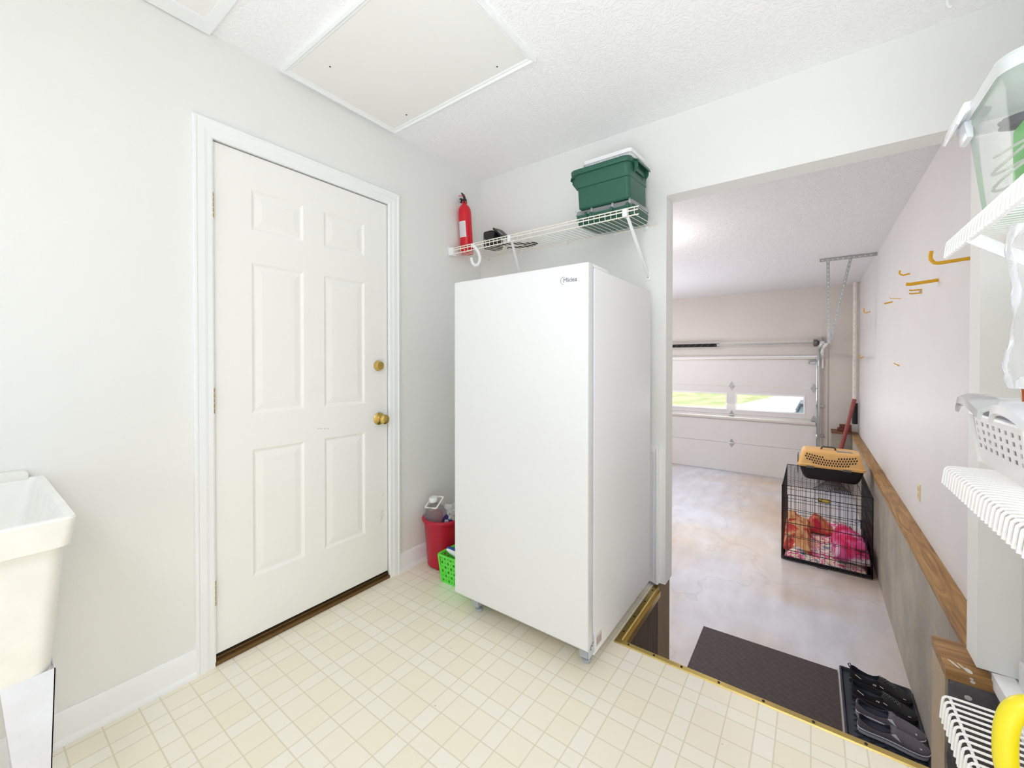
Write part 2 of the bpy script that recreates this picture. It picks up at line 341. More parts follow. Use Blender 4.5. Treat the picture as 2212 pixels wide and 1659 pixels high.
# pier at the right of the opening: beige face, grey mortar front, timber cap
bm = BM(); box(bm, .407, .515, B, 2.385, GZ, .006); struct('wall_pier_right', bm, M_pier2)
bm = BM()
pts = [(.4095+.015*noise.noise(Vector((0, 0, z*9)))+.006, z) for z in [GZ+i*(.006-GZ)/30 for i in range(31)]]
prism(bm, pts+[(RW-.03, .006), (RW-.03, GZ)], 'y', B-.012, B)
wm = struct('wall_mortar', bm, M_greyblk)
for px, py, s in ((2101, 1473, .007), (2091, 1507, .010), (2098, 1466, .005)):
    bm = BM(); p = at(px, py, 'y', B-.012); disc(bm, p, (0, -1, 0), s, s*.8, (0, 0, 1), 10, .003); obj('mortar_spot', bm, mat('dried_mortar', (214, 208, 198), .9), wm)
bm = BM(); box(bm, .405, .53, B-.014, 2.40, .006, .045); box(bm, .53, .575, B-.01, B+.03, .012, .05); struct('trim_2', bm, M_woodx, bevel=.003)
for px, py, rx, ry, ux in ((2060, 1434, .004, .026, .5), (2092, 1450, .009, .016, .3), (2078, 1441, .003, .02, .5)):
    bm = BM(); p = at(px, py, 'z', .0455); disc(bm, p, (0, 0, 1), rx, ry, (ux, -1, 0), 10, .0015); obj('mortar_smear', bm, MATS['dried_mortar'], bpy.data.objects['trim_2'])
# pier at the left
bm = BM(); box(bm, -.66, -.645, B-.005, 2.39, GZ, .018); struct('wall_pier_left', bm, M_pier)
bm = BM(); box(bm, -.68, -.646, SY, B-.005, GZ, -.03); struct('wall_pit_left', bm, M_ply)
bm = BM(); box(bm, -.70, .53, SY-.05, SY-.001, GZ, -.03); struct('wall_pit_front', bm, M_ply)
bm = BM(); box(bm, .53, RW, SY-.05, B-.012, GZ, .018); struct('wall_pit_right', bm, M_greyblk)
bm = BM()
for i in range(3): box(bm, -.645, .529, SY+.30*i, SY+.30*(i+1), GZ, -.22*(i+1)-.01)
struct('floor_steps', bm, M_conc)
# ---- skirting
def skirt(name, y0, y1):
    bm = BM(); prism(bm, [(D, 0), (D+.022, 0), (D+.021, .012), (D+.014, .02), (D+.013, .078), (D+.009, .092), (D+.004, .1), (D, .1)], 'y', y0, y1)
    return struct(name, bm, M_trim, smooth=True)
skirt('baseboard_left', -1.6, .531); skirt('baseboard_left', 1.459, B)
bm = BM(); box(bm, RW-.014, RW, SY-.3, B-.03, .04, .155); struct('baseboard_right', bm, M_trim, bevel=.004)
bm = BM(); prism(bm, [(.522, .022), (.60, .022), (.60, .052), (.575, .075), (.522, .072)], 'y', SY+.02, B-.001); struct('trim_3', bm, M_trim)
# ---- edge strips of the raised floor
bm = BM()
prism(bm, [(SY-.002, .0), (SY+.002, .004), (SY+.022, .005), (SY+.027, .001), (SY+.027, -.012), (SY-.002, -.012)], 'x', -.668, .53)
struct('trim_4', bm, M_gold)
bm = BM()
prism(bm, [(-.671, .0), (-.667, .004), (-.645, .005), (-.64, .001), (-.64, -.015), (-.671, -.015)], 'y', SY+.024, B-.006)
struct('trim_5', bm, M_gold)
for x in (-.61, -.505, -.40, -.27, -.13, .01, .14, .3, .45): bm = BM(); disc(bm, (x, SY+.012, .0044), (0, 0, 1), .0045, .0045, (0, 1, 0), 8, .0016); obj('screw', bm, M_dark, bpy.data.objects['trim_4'])
for y in (1.72, 1.85, 2.0, 2.12): bm = BM(); disc(bm, (-.656, y, .0044), (0, 0, 1), .0045, .0045, (0, 1, 0), 8, .0016); obj('screw', bm, M_dark, bpy.data.objects['trim_5'])
bm = BM(); box(bm, -.64, .53, SY+.0, SY+.044, -.04, -.012); struct('trim_6', bm, M_nose)
bm = BM(); box(bm, -.646, -.632, SY+.044, B-.006, -.045, -.015); struct('trim_7', bm, M_gold)

# ---- casing swept round an opening; plane x = const, opening y0..y1 up to z1
CAS = [(0, 0), (0, .010), (.006, .013), (.020, .014), (.030, .017), (.052, .018), (.056, .021), (.064, .021), (.066, .018), (.066, 0)]
def casing(bm, xw, y0, y1, z1, prof, z0=0):
    rows = []
    for d, t in prof:
        rows.append([Vector((xw+t, y0-d, z0)), Vector((xw+t, y0-d, z1+d)), Vector((xw+t, y1+d, z1+d)), Vector((xw+t, y1+d, z0))])
    for a, b in zip(rows, rows[1:]):
        va = [bm.verts.new(p) for p in a]; vb = [bm.verts.new(p) for p in b]
        for i in range(3): bm.faces.new((va[i], va[i+1], vb[i+1], vb[i]))
bm = BM(); casing(bm, D, .595, 1.403, 2.038-.0, CAS); 
box(bm, D-.1, D-.0, .575, .590, 0, 2.052); box(bm, D-.1, D, 1.408, 1.42, 0, 2.052); box(bm, D-.1, D, .575, 1.42, 2.04, 2.052)
struct('trim_8', bm, M_trim)
# ---- six panel door
FX = D-.006
bm = BM(); Y0, Y1, Z0, Z1 = .594, 1.404, .037, 2.034
cols = [(.733, .949), (1.045, 1.264)]; rws = [(.283, .815), (.965, 1.592), (1.727, 1.895)]
T = .04
def dq(x, y0, y1, z0, z1): return [Vector((x, y0, z0)), Vector((x, y1, z0)), Vector((x, y1, z1)), Vector((x, y0, z1))]
ys = [Y0, cols[0][0], cols[0][1], cols[1][0], cols[1][1], Y1]; zs = [Z0]+[v for r in rws for v in r]+[Z1]
grid = {}
for i, y in enumerate(ys):
    for j, z in enumerate(zs): grid[i, j] = bm.verts.new((FX, y, z))
for i in range(5):
    for j in range(len(zs)-1):
        if i in (1, 3) and j in (1, 3, 5): continue
        bm.faces.new((grid[i, j], grid[i+1, j], grid[i+1, j+1], grid[i, j+1]))
for (a, b) in cols:
    for (c, d) in rws:
        loops = [dq(FX+dx, a+s, b-s, c+s, d-s) for s, dx in ((0, 0), (.004, -.002), (.010, -.006), (.015, -.007), (.042, -.0025), (.044, -.0025))]
        loft(bm, loops, False, True)
box(bm, FX-T, FX-.012, Y0, Y1, Z0, Z1)
loft(bm, [dq(FX-.012, Y0, Y1, Z0, Z1), dq(FX, Y0, Y1, Z0, Z1)], False, False)
door = struct('door_1', bm, M_door); bmesh.ops
tag(door, 'white six-panel entry door with brass knob and deadbolt')
for z in (1.785, 1.03, .283):
    bm = BM(); x, y = D+.004, .591
    for k in range(5):
        z0 = z-.05+k*.02; lathe(bm, [(.0065, z0+.0006), (.0075, z0+.002), (.0075, z0+.018), (.0065, z0+.0194)], (x, y, 0), 14)
    lathe(bm, [(.002, z-.056), (.006, z-.053), (.0065, z-.05)], (x, y, 0), 14); lathe(bm, [(.0065, z+.05), (.006, z+.053), (.002, z+.056)], (x, y, 0), 14)
    box(bm, D-.008, D+.001, y-.006, y+.006, z-.05, z+.05)
    obj('hinge', bm, M_brass, door, smooth=True)
bm = BM(); k = (FX, 1.350, .876)
lathe(bm, [(.034, .0), (.034, .003), (.030, .007), (.018, .010), (.013, .014), (.0125, .026), (.017, .033), (.024, .040), (.0265, .048), (.025, .056), (.018, .0615), (.008, .064), (0, .0642)], k, 32, 'x')
obj('door_knob', bm, M_brass, door, smooth=True)
bm = BM(); k = (FX, 1.346, 1.16)
lathe(bm, [(.0285, 0), (.028, .004), (.022, .022), (.0205, .024), (.0198, .0235), (.0198, .0215), (0, .0215)], k, 32, 'x')
dbt = obj('deadbolt', bm, M_brass, door, smooth=True)
bm = BM(); lathe(bm, [(.009, .0216), (.009, .0235), (0, .0236)], k, 20, 'x'); obj('lock_cylinder', bm, M_brass, dbt, smooth=True)
bm = BM(); box(bm, FX+.0237, FX+.0243, 1.3452, 1.3468, 1.155, 1.165); obj('keyhole', bm, M_dark, dbt)
bm = BM(); box(bm, D-.095, D+.012, .592, 1.406, 0, .016); box(bm, D-.08, D-.004, .592, 1.406, .016, .026); struct('trim_9', bm, mat('bronze_threshold', (120, 92, 56), .35, .7), bevel=.002)
bm = BM(); box(bm, D-.05, D-.012, .594, 1.404, .026, .037); obj('door_sweep', bm, M_dark, door)
bm = BM(); box(bm, D-.3, D-.12, .4, 1.6, 0, 2.2); struct('wall_porch', bm, M_dark)
bm = BM()
for (px, py, qx, qy) in ((828, 1100, 823, 1125), (830, 1110, 821, 1130), (826, 1102, 820, 1118), (829, 1065, 826, 1072)):
    tube(bm, [at(px, py, 'x', FX+.0004), at(qx, qy, 'x', FX+.0004)], .0006, 4)
for px in (688, 694, 702, 709): disc(bm, at(px, 926, 'x', FX), (1, 0, 0), .005, .0012, (0, 0, 1), 8, .0004)
disc(bm, at(812, 921, 'x', FX), (1, 0, 0), .003, .001, (0, 1, 1), 8, .0004)
obj('scuff', bm, mat('grey_scuff', (168, 166, 162), .8), door)
# ---- access panel frame beside the freezer
bm = BM()
prism(bm, [(-.72, B-.006), (-.675, B-.006), (-.672, B-.012), (-.66, B-.015), (-.652, B-.02), (-.643, B-.02), (-.642, B), (-.72, B)], 'z', .018, .728)
prism(bm, [(B-.006, .70), (B-.014, .708), (B-.018, .735), (B-.02, .745), (B, .746), (B, .70)], 'x', -1.2, -.642)
box(bm, -1.2, -.70, B-.008, B-.0005, .02, .70)
struct('trim_10', bm, M_trim)
bm = BM(); disc(bm, at(1414, 1098, 'y', B-.007), (0, -1, 0), .003, .008, (0, 0, 1), 8, .001); disc(bm, at(1413, 1107, 'y', B-.007), (0, -1, 0), .003, .003, (0, 0, 1), 8, .001)
obj('keyhole', bm, M_dark, bpy.data.objects['trim_10'])

# ------------------------------------------------------------------ attic hatches
def hatch(x0, x1, y0, y1, label, w=.04, wy=None, prof=None):
    t = thing('attic_hatch', ((x0+x1)/2, (y0+y1)/2, H), label, 'attic hatch')
    wy = wy or w
    bm = BM(); box(bm, x0+w*.6, x1-w*.6, y0+wy*.6, y1-wy*.6, H-.009, H-.0005); obj('panel', bm, mat('hatch_panel', (240, 240, 238), .6), t)
    bm = BM(); prof = prof or [(0, 0), (0, .016), (.25, .018), (.45, .012), (.6, .012), (.85, .007), (1., .006), (1., 0)]
    loops = [[Vector((a, b, H-h)) for a, b in ((x0+s*w, y0+s*wy), (x1-s*w, y0+s*wy), (x1-s*w, y1-s*wy), (x0+s*w, y1-s*wy))] for s, h in prof]
    loft(bm, loops, False, False); obj('frame', bm, M_trim, t)
    return t
h1 = hatch(-1.845, -.928, .835, 1.437, 'white attic hatch panel in moulded frame above the entry door')
for px, py in ((713, 144), (1074, 144), (878, 248)):
    bm = BM(); disc(bm, at(px, py, 'z', H-.009), (0, 0, -1), .004, .004, (0, 1, 0), 8, .001); obj('screw', bm, M_dark, h1)
hatch(-1.862, -1.25, -.15, .588, 'flat-trimmed white ceiling hatch partly cut off by the upper left picture edge', .075, .034, [(0, 0), (0, .014), (1., .014), (1., 0)])
bm = BM(); p = at(2046, 16, 'z', H-.03); tube(bm, [(p.x, p.y, H), (p.x, p.y, H-.02), (p.x+.004, p.y, H-.03), (p.x+.012, p.y, H-.034)], .004, 8)
tag(obj('ceiling_hook', bm, M_white, smooth=True, origin=(p.x, p.y, H)), 'tiny white hook in the ceiling at the top right', 'hook')

# ------------------------------------------------------------------ upright freezer
fr = thing('upright_freezer', (-1.0, 1.75, 0), 'tall white upright freezer standing in the corner under the wire shelf', 'freezer')
bm = BM(); box(bm, -1.337, -.663, 1.434, 2.098, .062, 1.536); obj('cabinet', bm, M_fside, fr, bevel=.004)
bm = BM(); box(bm, -1.341, -.662, 1.376, 1.420, .106, 1.5475); obj('door', bm, M_fridge, fr, bevel=.007, seg=3)
bm = BM(); box(bm, -1.33, -.668, 1.420, 1.434, .112, 1.53); obj('door_gasket', bm, mat('pale_gasket', (206, 208, 224), .5), fr)
bm = BM(); box(bm, -.715, -.666, 1.392, 1.57, 1.5365, 1.5495); obj('hinge_cover', bm, M_white, fr, bevel=.003)
for x in (-1.27, -.712):
    bm = BM(); box(bm, x-.018, x+.018, 1.44, 1.49, .03, .07); lathe(bm, [(.016, 0), (.018, .004), (.018, .012), (.01, .014)], (x, 1.47, 0), 16)
    obj('foot', bm, mat('grey_foot', (176, 182, 190), .5), fr, bevel=.002)
for x in (-1.28, -.72):
    bm = BM(); lathe(bm, [(.018, 0), (.02, .004), (.02, .04), (.01, .064)], (x, 2.05, 0), 16); obj('foot', bm, M_black, fr)
bm = BM(); box(bm, -.6635, -.6622, 1.452, 1.50, .085, .128); n0 = len(bm.faces)
for i in range(9): box(bm, -.6622, -.6618, 1.456+i*.0048, 1.458+i*.0048, .09, .118)
mark(bm, n0); obj('rating_label', bm, [mat('label_paper', (214, 208, 210), .6), mat('faded_print', (168, 140, 140), .7)], fr)
bm = BM(); prism(bm, [(1.385, .075), (1.43, .08), (1.43, .142), (1.385, .112)], 'x', -.6635, -.6615); obj('hinge_label', bm, mat('clear_tag', (196, 204, 212), .2), fr)
bm = BM(); tube(bm, [Vector((-.6612, 1.408+.008*math.cos(a), .108+.009*math.sin(a))) for a in [k*PI/5 for k in range(8)]], .001, 5); tube(bm, [(-.6612, 1.416, .118), (-.6612, 1.424, .122)], .001, 5); obj('printed_mark', bm, M_dark, fr)
def text(name, s, size, loc, rot, m, parent, ext=.0004, bold=0.):
    cu = bpy.data.curves.new(name, 'FONT'); cu.body = s; cu.size = size; cu.extrude = ext; cu.offset = bold; cu.align_x = 'LEFT'
    o = bpy.data.objects.new(name+'_tmp', cu); C.objects.link(o)
    me = bpy.data.meshes.new_from_object(o.evaluated_get(bpy.context.evaluated_depsgraph_get())); bpy.data.objects.remove(o)
    from mathutils import Euler
    me.transform(Matrix.Translation(Vector(loc)-(ROOTLOC[parent.name] if parent else Vector())) @ Euler(rot).to_matrix().to_4x4())
    me.materials.append(m); r = bpy.data.objects.new(name, me); C.objects.link(r); r.parent = parent; return r
M_logo = mat('grey_badge', (138, 136, 138), .3, .6)
bpy.context.view_layer.update()
text('brand_lettering', 'Midea', .0245, (-.7665, 1.3755, 1.4815), (PI/2, 0, 0), M_logo, fr, bold=0)
bm = BM(); cx, cz = -.7645, 1.489
tube(bm, [(cx+.0125*math.cos(a), 1.3756, cz+.0145*math.sin(a)) for a in [math.radians(35+i*14) for i in range(19)]], [.0002+.0008*math.sin(PI*i/18) for i in range(19)], 6)
obj('brand_ring', bm, M_logo, fr)

# ------------------------------------------------------------------ wire shelf on the back wall
TILT = math.atan2(.024, .272)
def shz(y): return 1.869+(y-1.90)*math.tan(TILT)
S0, S1 = -1.845, -.665
sh = thing('wire_shelf', (-1.25, B, 1.893), 'long ivory wire shelf on the back wall above the freezer', 'shelf')
bm = BM(); n = int((S1-S0)/.0293)
fy = 1.888
for i in range(n+1):
    x = S0+.008+i*(S1-S0-.016)/n
    tube(bm, [(x, B-.012, shz(B-.012)+.004), (x, fy+.004, shz(fy)+.003), (x, fy-.003, shz(fy)+.008), (x, fy-.004, shz(fy)+.034)], .0017, 5)
obj('deck_wires', bm, M_cream, sh)
bm = BM()
for y, z in ((fy, shz(fy)), (fy-.012, shz(fy)+.019), (fy, shz(fy)+.037)):
    tube(bm, [(S0, y, z), (S1+.012, y, z)], .0033, 8)
obj('front_rail', bm, M_cream, sh, smooth=True)
bm = BM(); tube(bm, [(S0, B-.012, shz(B-.012)), (S1+.018, B-.012, shz(B-.012))], .003, 8)
tube(bm, [(S1+.002, fy, shz(fy)+.036), (S1+.006, 2.02, shz(2.02)+.03), (S1+.01, B-.014, shz(B)+.006)], .0012, 5)
obj('back_rail', bm, M_cream, sh, smooth=True)
for x in (-1.792, -1.503, -1.187, -.88, -.709):
    bm = BM(); z = shz(B-.012); box(bm, x-.006, x+.006, B-.02, B, z-.014, z+.006); lathe(bm, [(.005, -.024), (.006, -.02), (.006, -.012)], (x, B, z-.004), 10, 'y'); obj('wall_clip', bm, M_white, sh, bevel=.0015)
bm = BM(); box(bm, D, D+.038, fy-.022, fy+.012, shz(fy)-.012, shz(fy)+.036); box(bm, D, D+.006, fy-.03, fy+.018, shz(fy)+.03, shz(fy)+.046); obj('end_bracket', bm, M_white, sh, bevel=.003)
for xf, xb, zb in ((-1.395, -1.493, 1.64), (-.715, -.703, 1.64)):
    bm = BM(); a = Vector((xf, fy+.006, shz(fy)+.02)); b_ = Vector((xb, B-.008, zb))
    d = (b_-a).normalized(); s = Vector((1, 0, 0)); q = d.cross(s).normalized()
    loft(bm, [[p+s*u*.007+q*v*.004 for u, v in ((-1, -1), (1, -1), (1, 1), (-1, 1))] for p in (a, b_)])
    box(bm, xf-.010, xf+.010, fy-.016, fy+.003, shz(fy)-.004, shz(fy)+.032)
    box(bm, xb-.014, xb+.014, B-.006, B, zb-.028, zb+.022)
    br = obj('support_brace', bm, M_white, sh, bevel=.0012)
    bm = BM(); disc(bm, (xb, B-.006, zb-.012), (0, -1, 0), .0045, .0045, (0, 0, 1), 10, .002); obj('screw', bm, M_steel, br)
# white rod hook hanging from the front rail
pts = [at(x, y, 'y', 1.878) for x, y in ((1023, 531), (1029, 537), (1034, 546), (1036.5, 556), (1036, 565), (1032, 572), (1026, 573), (1021, 569), (1019, 562), (1018.5, 557))]
hk = thing('rod_hook', pts[0], 'white plastic closet rod hook curling below the ivory wire shelf', 'hook')
bm = BM(); sm = []
for a, b_ in zip(pts, pts[1:]): sm += [a, (a+b_)/2]
tube(bm, sm+[pts[-1]], .0085, 10, flat=1.15); obj('hook_arm', bm, M_white, hk, smooth=True)
bm = BM(); p = pts[0]; box(bm, p.x-.016, p.x+.012, p.y-.004, p.y+.018, p.z-.008, p.z+.012); obj('rail_clip', bm, M_white, hk, bevel=.003)

# ------------------------------------------------------------------ things on that shelf
def on_shelf(name, x, y, label, cat): return thing(name, (x, y, shz(y)+.0045), label, cat, rot=(TILT, 0, 0))
# fire extinguisher
ex = on_shelf('fire_extinguisher', -1.82, 1.99, 'red fire extinguisher standing at the left end of the back wall shelf', 'fire extinguisher')
c = Vector(ex.location); R = .0415
bm = BM(); lathe(bm, [(.036, 0), (.0405, .004), (R, .012), (R, .262), (.0405, .275), (.037, .291), (.030, .305), (.020, .315), (.0145, .319), (.0145, .336), (.011, .338)], c, 36)
obj('cylinder', bm, M_redm, ex, smooth=True)
bm = BM(); a0, a1 = math.radians(-135), math.radians(-48); loops = []
for z in (.105, .205): loops.append([c+Vector(((R+.0006)*math.cos(a0+(a1-a0)*k/12), (R+.0006)*math.sin(a0+(a1-a0)*k/12), z)) for k in range(13)])
loft(bm, loops, close=False); n0 = len(bm.faces)
for j in range(13):
    z = .113+j*.0068; e = .9-.25*random.random()
    loft(bm, [[c+Vector(((R+.0009)*math.cos(a0+.12+(a1-a0)*e*k/8), (R+.0009)*math.sin(a0+.12+(a1-a0)*e*k/8), zz)) for k in range(9)] for zz in (z, z+.0018)], close=False)
mark(bm, n0); obj('instruction_label', bm, [mat('label_white', (232, 228, 230), .5), mat('label_print', (176, 170, 174), .6)], ex)
bm = BM(); box(bm, c.x-.013, c.x+.013, c.y-.013, c.y+.013, c.z+.322, c.z+.352)
prism(bm, [(c.x-.034, c.z+.335), (c.x+.01, c.z+.325), (c.x+.014, c.z+.35), (c.x-.01, c.z+.352), (c.x-.018, c.z+.362), (c.x-.035, c.z+.362)], 'y', c.y-.008, c.y+.008)
obj('valve', bm, M_black, ex, bevel=.002)
bm = BM(); prism(bm, [(c.x+.014, c.z+.345), (c.x+.004, c.z+.378), (c.x-.014, c.z+.396), (c.x-.017, c.z+.391), (c.x-.005, c.z+.37), (c.x+.002, c.z+.35)], 'y', c.y-.007, c.y+.007); obj('lever', bm, M_black, ex, bevel=.001)
bm = BM(); tube(bm, [c+Vector((-.022+.013*math.cos(t), -.004+.012*math.sin(t), .376)) for t in [k*PI/8 for k in range(16)]], .0013, 6, closed=True); tube(bm, [c+Vector((-.012, -.01, .376)), c+Vector((.016, -.01, .366))], .002, 6); obj('pull_pin', bm, M_redm, ex)
bm = BM(); lathe(bm, [(.009, -.014), (.0095, -.018), (.007, -.02)], c+Vector((-.024, 0, .343)), 16, 'y'); obj('gauge', bm, M_steel, ex, smooth=True)
# black device
dv = on_shelf('electronics_case', -1.60, 2.0, 'small black electronics box with a tilted lid on the wire shelf', 'device')
c = Vector(dv.location)
bm = BM(); loft(bm, [[Vector((p.x, p.y, p.z)) for p in rrect(c.x-.05+t, c.x+.035-t, c.y-.05, c.y+.05, .012, c.z+z)] for z, t in ((0, .006), (.01, 0), (.095, .002), (.104, .008))]); obj('housing', bm, M_black, dv, smooth=True)
bm = BM(); box(bm, -.05, .05, -.045, .045, -.006, .006)
lid = obj('lid', bm, M_black, dv, bevel=.004, tf=Matrix.Translation(c+Vector((.05, .02, .088))) @ Matrix.Rotation(.75, 4, 'Y'))
bm = BM(); box(bm, -.012, .03, -.036, -.03, .0062, .0075); obj('lid_slot', bm, mat('bright_slot', (200, 200, 204), .4), lid, tf=Matrix.Translation(c+Vector((.05, .02, .088))) @ Matrix.Rotation(.75, 4, 'Y'))
bm = BM()
for k in (0, 1): box(bm, c.x-.034, c.x-.031, c.y-.0515, c.y-.0495, c.z+.052+k*.006, c.z+.0555+k*.006)
box(bm, c.x-.034, c.x-.031, c.y-.0515, c.y-.0495, c.z+.036, c.z+.0385); obj('port', bm, M_white, dv)
bm = BM(); tube(bm, [c+Vector(p) for p in ((.06, -.02, .008), (.1, -.04, .007), (.15, -.02, .008), (.2, .05, .007), (.24, .07, .009), (.25, .1, .007), (.2, .12, .007), (.12, .1, .007), (.06, .05, .006))], .0065, 8); obj('power_cord', bm, M_black, dv, smooth=True)
# green tackle case with clear lid
tc_ = on_shelf('storage_case', -.835, 1.893, 'low dark green latch case with clear lid on the right of the wire shelf', 'case')
c = Vector(tc_.location); x0, x1, y0, y1 = -.985, -.688, c.y+.016, 2.145
bm = BM(); loft(bm, [rrect(x0+a, x1-a, y0+a, y1-a, .008, c.z+z) for z, a in ((0, .010), (.008, .004), (.058, 0), (.06, .004), (.06, .006), (.01, .012))], True, True); obj('case_body', bm, M_green, tc_, smooth=True)
bm = BM(); loft(bm, [rrect(x0-.002+a, x1+.002-a, y0-.002+a, y1+.002-a, .008, c.z+z) for z, a in ((.054, 0), (.074, .001), (.078, .006))], False, True)
for x in (x0+.008, x0+.09, x0+.2, x1-.012): box(bm, x-.004, x+.004, y0-.008, y0-.002, c.z+.06, c.z+.082)
obj('clear_lid', bm, M_clear, tc_, smooth=True)
for x in (x0+.036, x1-.045):
    bm = BM(); s = .028
    prism(bm, [(x-s, c.z+.018), (x+s, c.z+.018), (x+s, c.z+.064), (x+s-.012, c.z+.064), (x+s-.012, c.z+.052), (x-s+.012, c.z+.052), (x-s+.012, c.z+.04), (x-s, c.z+.04)], 'y', y0-.012, y0-.003)
    box(bm, x-.014, x+.014, y0-.018, y0-.011, c.z+.02, c.z+.044); obj('latch', bm, M_green, tc_, bevel=.002)
bm = BM(); box(bm, -.90, -.79, y0-.010, y0-.002, c.z+.014, c.z+.052); box(bm, -.905, -.893, y0-.014, y0-.002, c.z+.01, c.z+.058); box(bm, -.797, -.785, y0-.014, y0-.002, c.z+.01, c.z+.058); obj('handle', bm, M_green, tc_, bevel=.002)
bm = BM(); disc(bm, (-.85, y0-.010, c.z+.034), (0, -1, 0), .004, .004, (0, 0, 1), 12, .001); obj('red_dot', bm, M_redm, tc_)
# green tote on top of it
tt = thing('storage_tote', Vector(tc_.location)+Vector((0, -math.sin(TILT)*.079, math.cos(TILT)*.0795)), 'dark green open storage tote stacked on the low latch case', 'tote', rot=(TILT, 0, 0))
c = Vector(tt.location); 
bm = BM(); L_ = []
for z, e, r in ((0, .018, .02), (.006, .010, .022), (.10, .008, .024), (.103, .0, .026), (.106, -.001, .026), (.164, -.005, .03), (.165, -.017, .034), (.167, -.019, .034), (.185, -.021, .036), (.189, -.018, .034), (.189, -.008, .03), (.16, .0, .026), (.01, .018, .02)):
    L_.append(rrect(-.975+e, -.69-e*.4, c.y-.012+e*.8, 2.135-e*.5, r, c.z+z))
loft(bm, L_); obj('tote_body', bm, M_green, tt, smooth=True)
for sx, x in ((1, -.684), (-1, -.992)):
    bm = BM(); prism(bm, [(c.y+.03, c.z+.183), (2.09, c.z+.183), (2.09, c.z+.165), (2.075, c.z+.135), (c.y+.055, c.z+.135), (c.y+.04, c.z+.16)], 'x', x, x+sx*.004)
    prism(bm, [(x, c.z+.186), (x+sx*.022, c.z+.178), (x+sx*.026, c.z+.162), (x+sx*.022, c.z+.162), (x+sx*.018, c.z+.173), (x, c.z+.18)], 'y', c.y+.03, 2.09)
    for yy in (c.y+.04, 2.08): prism(bm, [(x, c.z+.18), (x+sx*.02, c.z+.17), (x+sx*.018, c.z+.145), (x, c.z+.12)], 'y', yy-.003, yy+.003)
    obj('side_handle', bm, M_green, tt, bevel=.0015)
# white slotted basket in the tote
wb = thing('slotted_basket', Vector(tt.location)+Vector((0, -math.sin(TILT)*.012, .020)), 'white slotted plastic basket sitting in the green tote', 'basket', rot=(TILT, 0, 0))
c = Vector(wb.location)
def slotted(bm, x0, x1, y0, y1, z0, z1, step, r=.0025, taper=.012):
    """basket wall of upright bars between a floor band and a rim"""
    lo = rrect(x0+taper, x1-taper, y0+taper, y1-taper, .018, z0, 6); hi = rrect(x0, x1, y0, y1, .02, z1, 6)
    def along(loop, s):
        n = len(loop); seg = [(loop[(i+1) % n]-loop[i]).length for i in range(n)]; t = s*sum(seg)
        for i in range(n):
            if t <= seg[i]: return loop[i].lerp(loop[(i+1) % n], t/max(seg[i], 1e-9))
            t -= seg[i]
        return loop[0]
    per = sum((hi[(i+1) % len(hi)]-hi[i]).length for i in range(len(hi))); k = int(per/step)
    for i in range(k): a, b_ = along(lo, i/k), along(hi, i/k); tube(bm, [a, b_], r, 4)
bm = BM(); x0, x1, y0, y1 = -.945, -.70, 1.925, 2.125
slotted(bm, x0, x1, y0, y1, c.z+.10, c.z+.208, .0135, .0026)
loft(bm, [rrect(x0+a, x1-a, y0+a, y1-a, .02, c.z+z, 6) for z, a in ((.01, .02), (.145, .008), (.145, .011), (.014, .023))], True, True)
loft(bm, [rrect(x0+a, x1-a, y0+a, y1-a, .02, c.z+z, 6) for z, a in ((.202, .002), (.205, -.005), (.222, -.006), (.225, -.002), (.223, .002), (.205, .003), (.202, .002))], False, False)
obj('basket_body', bm, M_white, wb, smooth=True)

# ------------------------------------------------------------------ red bucket and its contents
bk = thing('bucket', (-1.737, 1.69, 0), 'red plastic wastebasket against the left wall beside the freezer', 'bucket'); c = Vector(bk.location)
bm = BM()
def bl(r, z, seg=40): return [c+Vector((r*math.cos(2*PI*k/seg), r*math.sin(2*PI*k/seg), z)) for k in range(seg)]
loft(bm, [bl(.086, .012), (bl(.09, .0125)), bl(.109, .255), bl(.113, .262), bl(.12, .264), bl(.123, .272), bl(.121, .281), bl(.113, .284), bl(.107, .28), bl(.104, .26), bl(.085, .02)])
obj('bucket_body', bm, M_red, bk, smooth=True)
for a in (.4, 1.97, 3.54, 5.11):
    bm = BM(); lathe(bm, [(.014, 0), (.016, .014)], c+Vector((.07*math.cos(a), .07*math.sin(a), 0)), 12); obj('foot', bm, M_red, bk)
jug = thing('plastic_jug', (-1.757, 1.67, .13), 'empty clear water jug with white cap and square handle ring in the red wastebasket', 'jug', rot=(.06, -.10, .1)); c = Vector(jug.location)
bm = BM(); pr = [(.055, 0), (.066, .008), (.068, .10), (.066, .108), (.068, .116), (.066, .124), (.068, .132), (.066, .14), (.068, .15), (.064, .175), (.05, .2), (.03, .216), (.02, .222), (.019, .235)]
lathe(bm, pr, c, 32); obj('jug_body', bm, M_pet, jug, smooth=True)
bm = BM(); lathe(bm, [(.0235, .236), (.0245, .238), (.0245, .258), (.023, .262), (.012, .263), (0, .263)], c, 28, cap0=True); obj('cap', bm, M_white, jug, smooth=True)
bm = BM(); q = 0.5
loft(bm, [rrect(c.x-e, c.x+e, c.y-e, c.y+e, .008, c.z+z, 3) for e, z in ((.046, .226), (.046, .231), (.038, .231), (.038, .226), (.046, .226))], False, False)
obj('handle_ring', bm, mat('ivory_ring', (244, 240, 226), .4), jug, tf=Matrix.Translation(c+Vector((0, 0, .24))) @ Matrix.Rotation(.5, 4, 'X') @ Matrix.Translation(-c-Vector((0, 0, .24))))
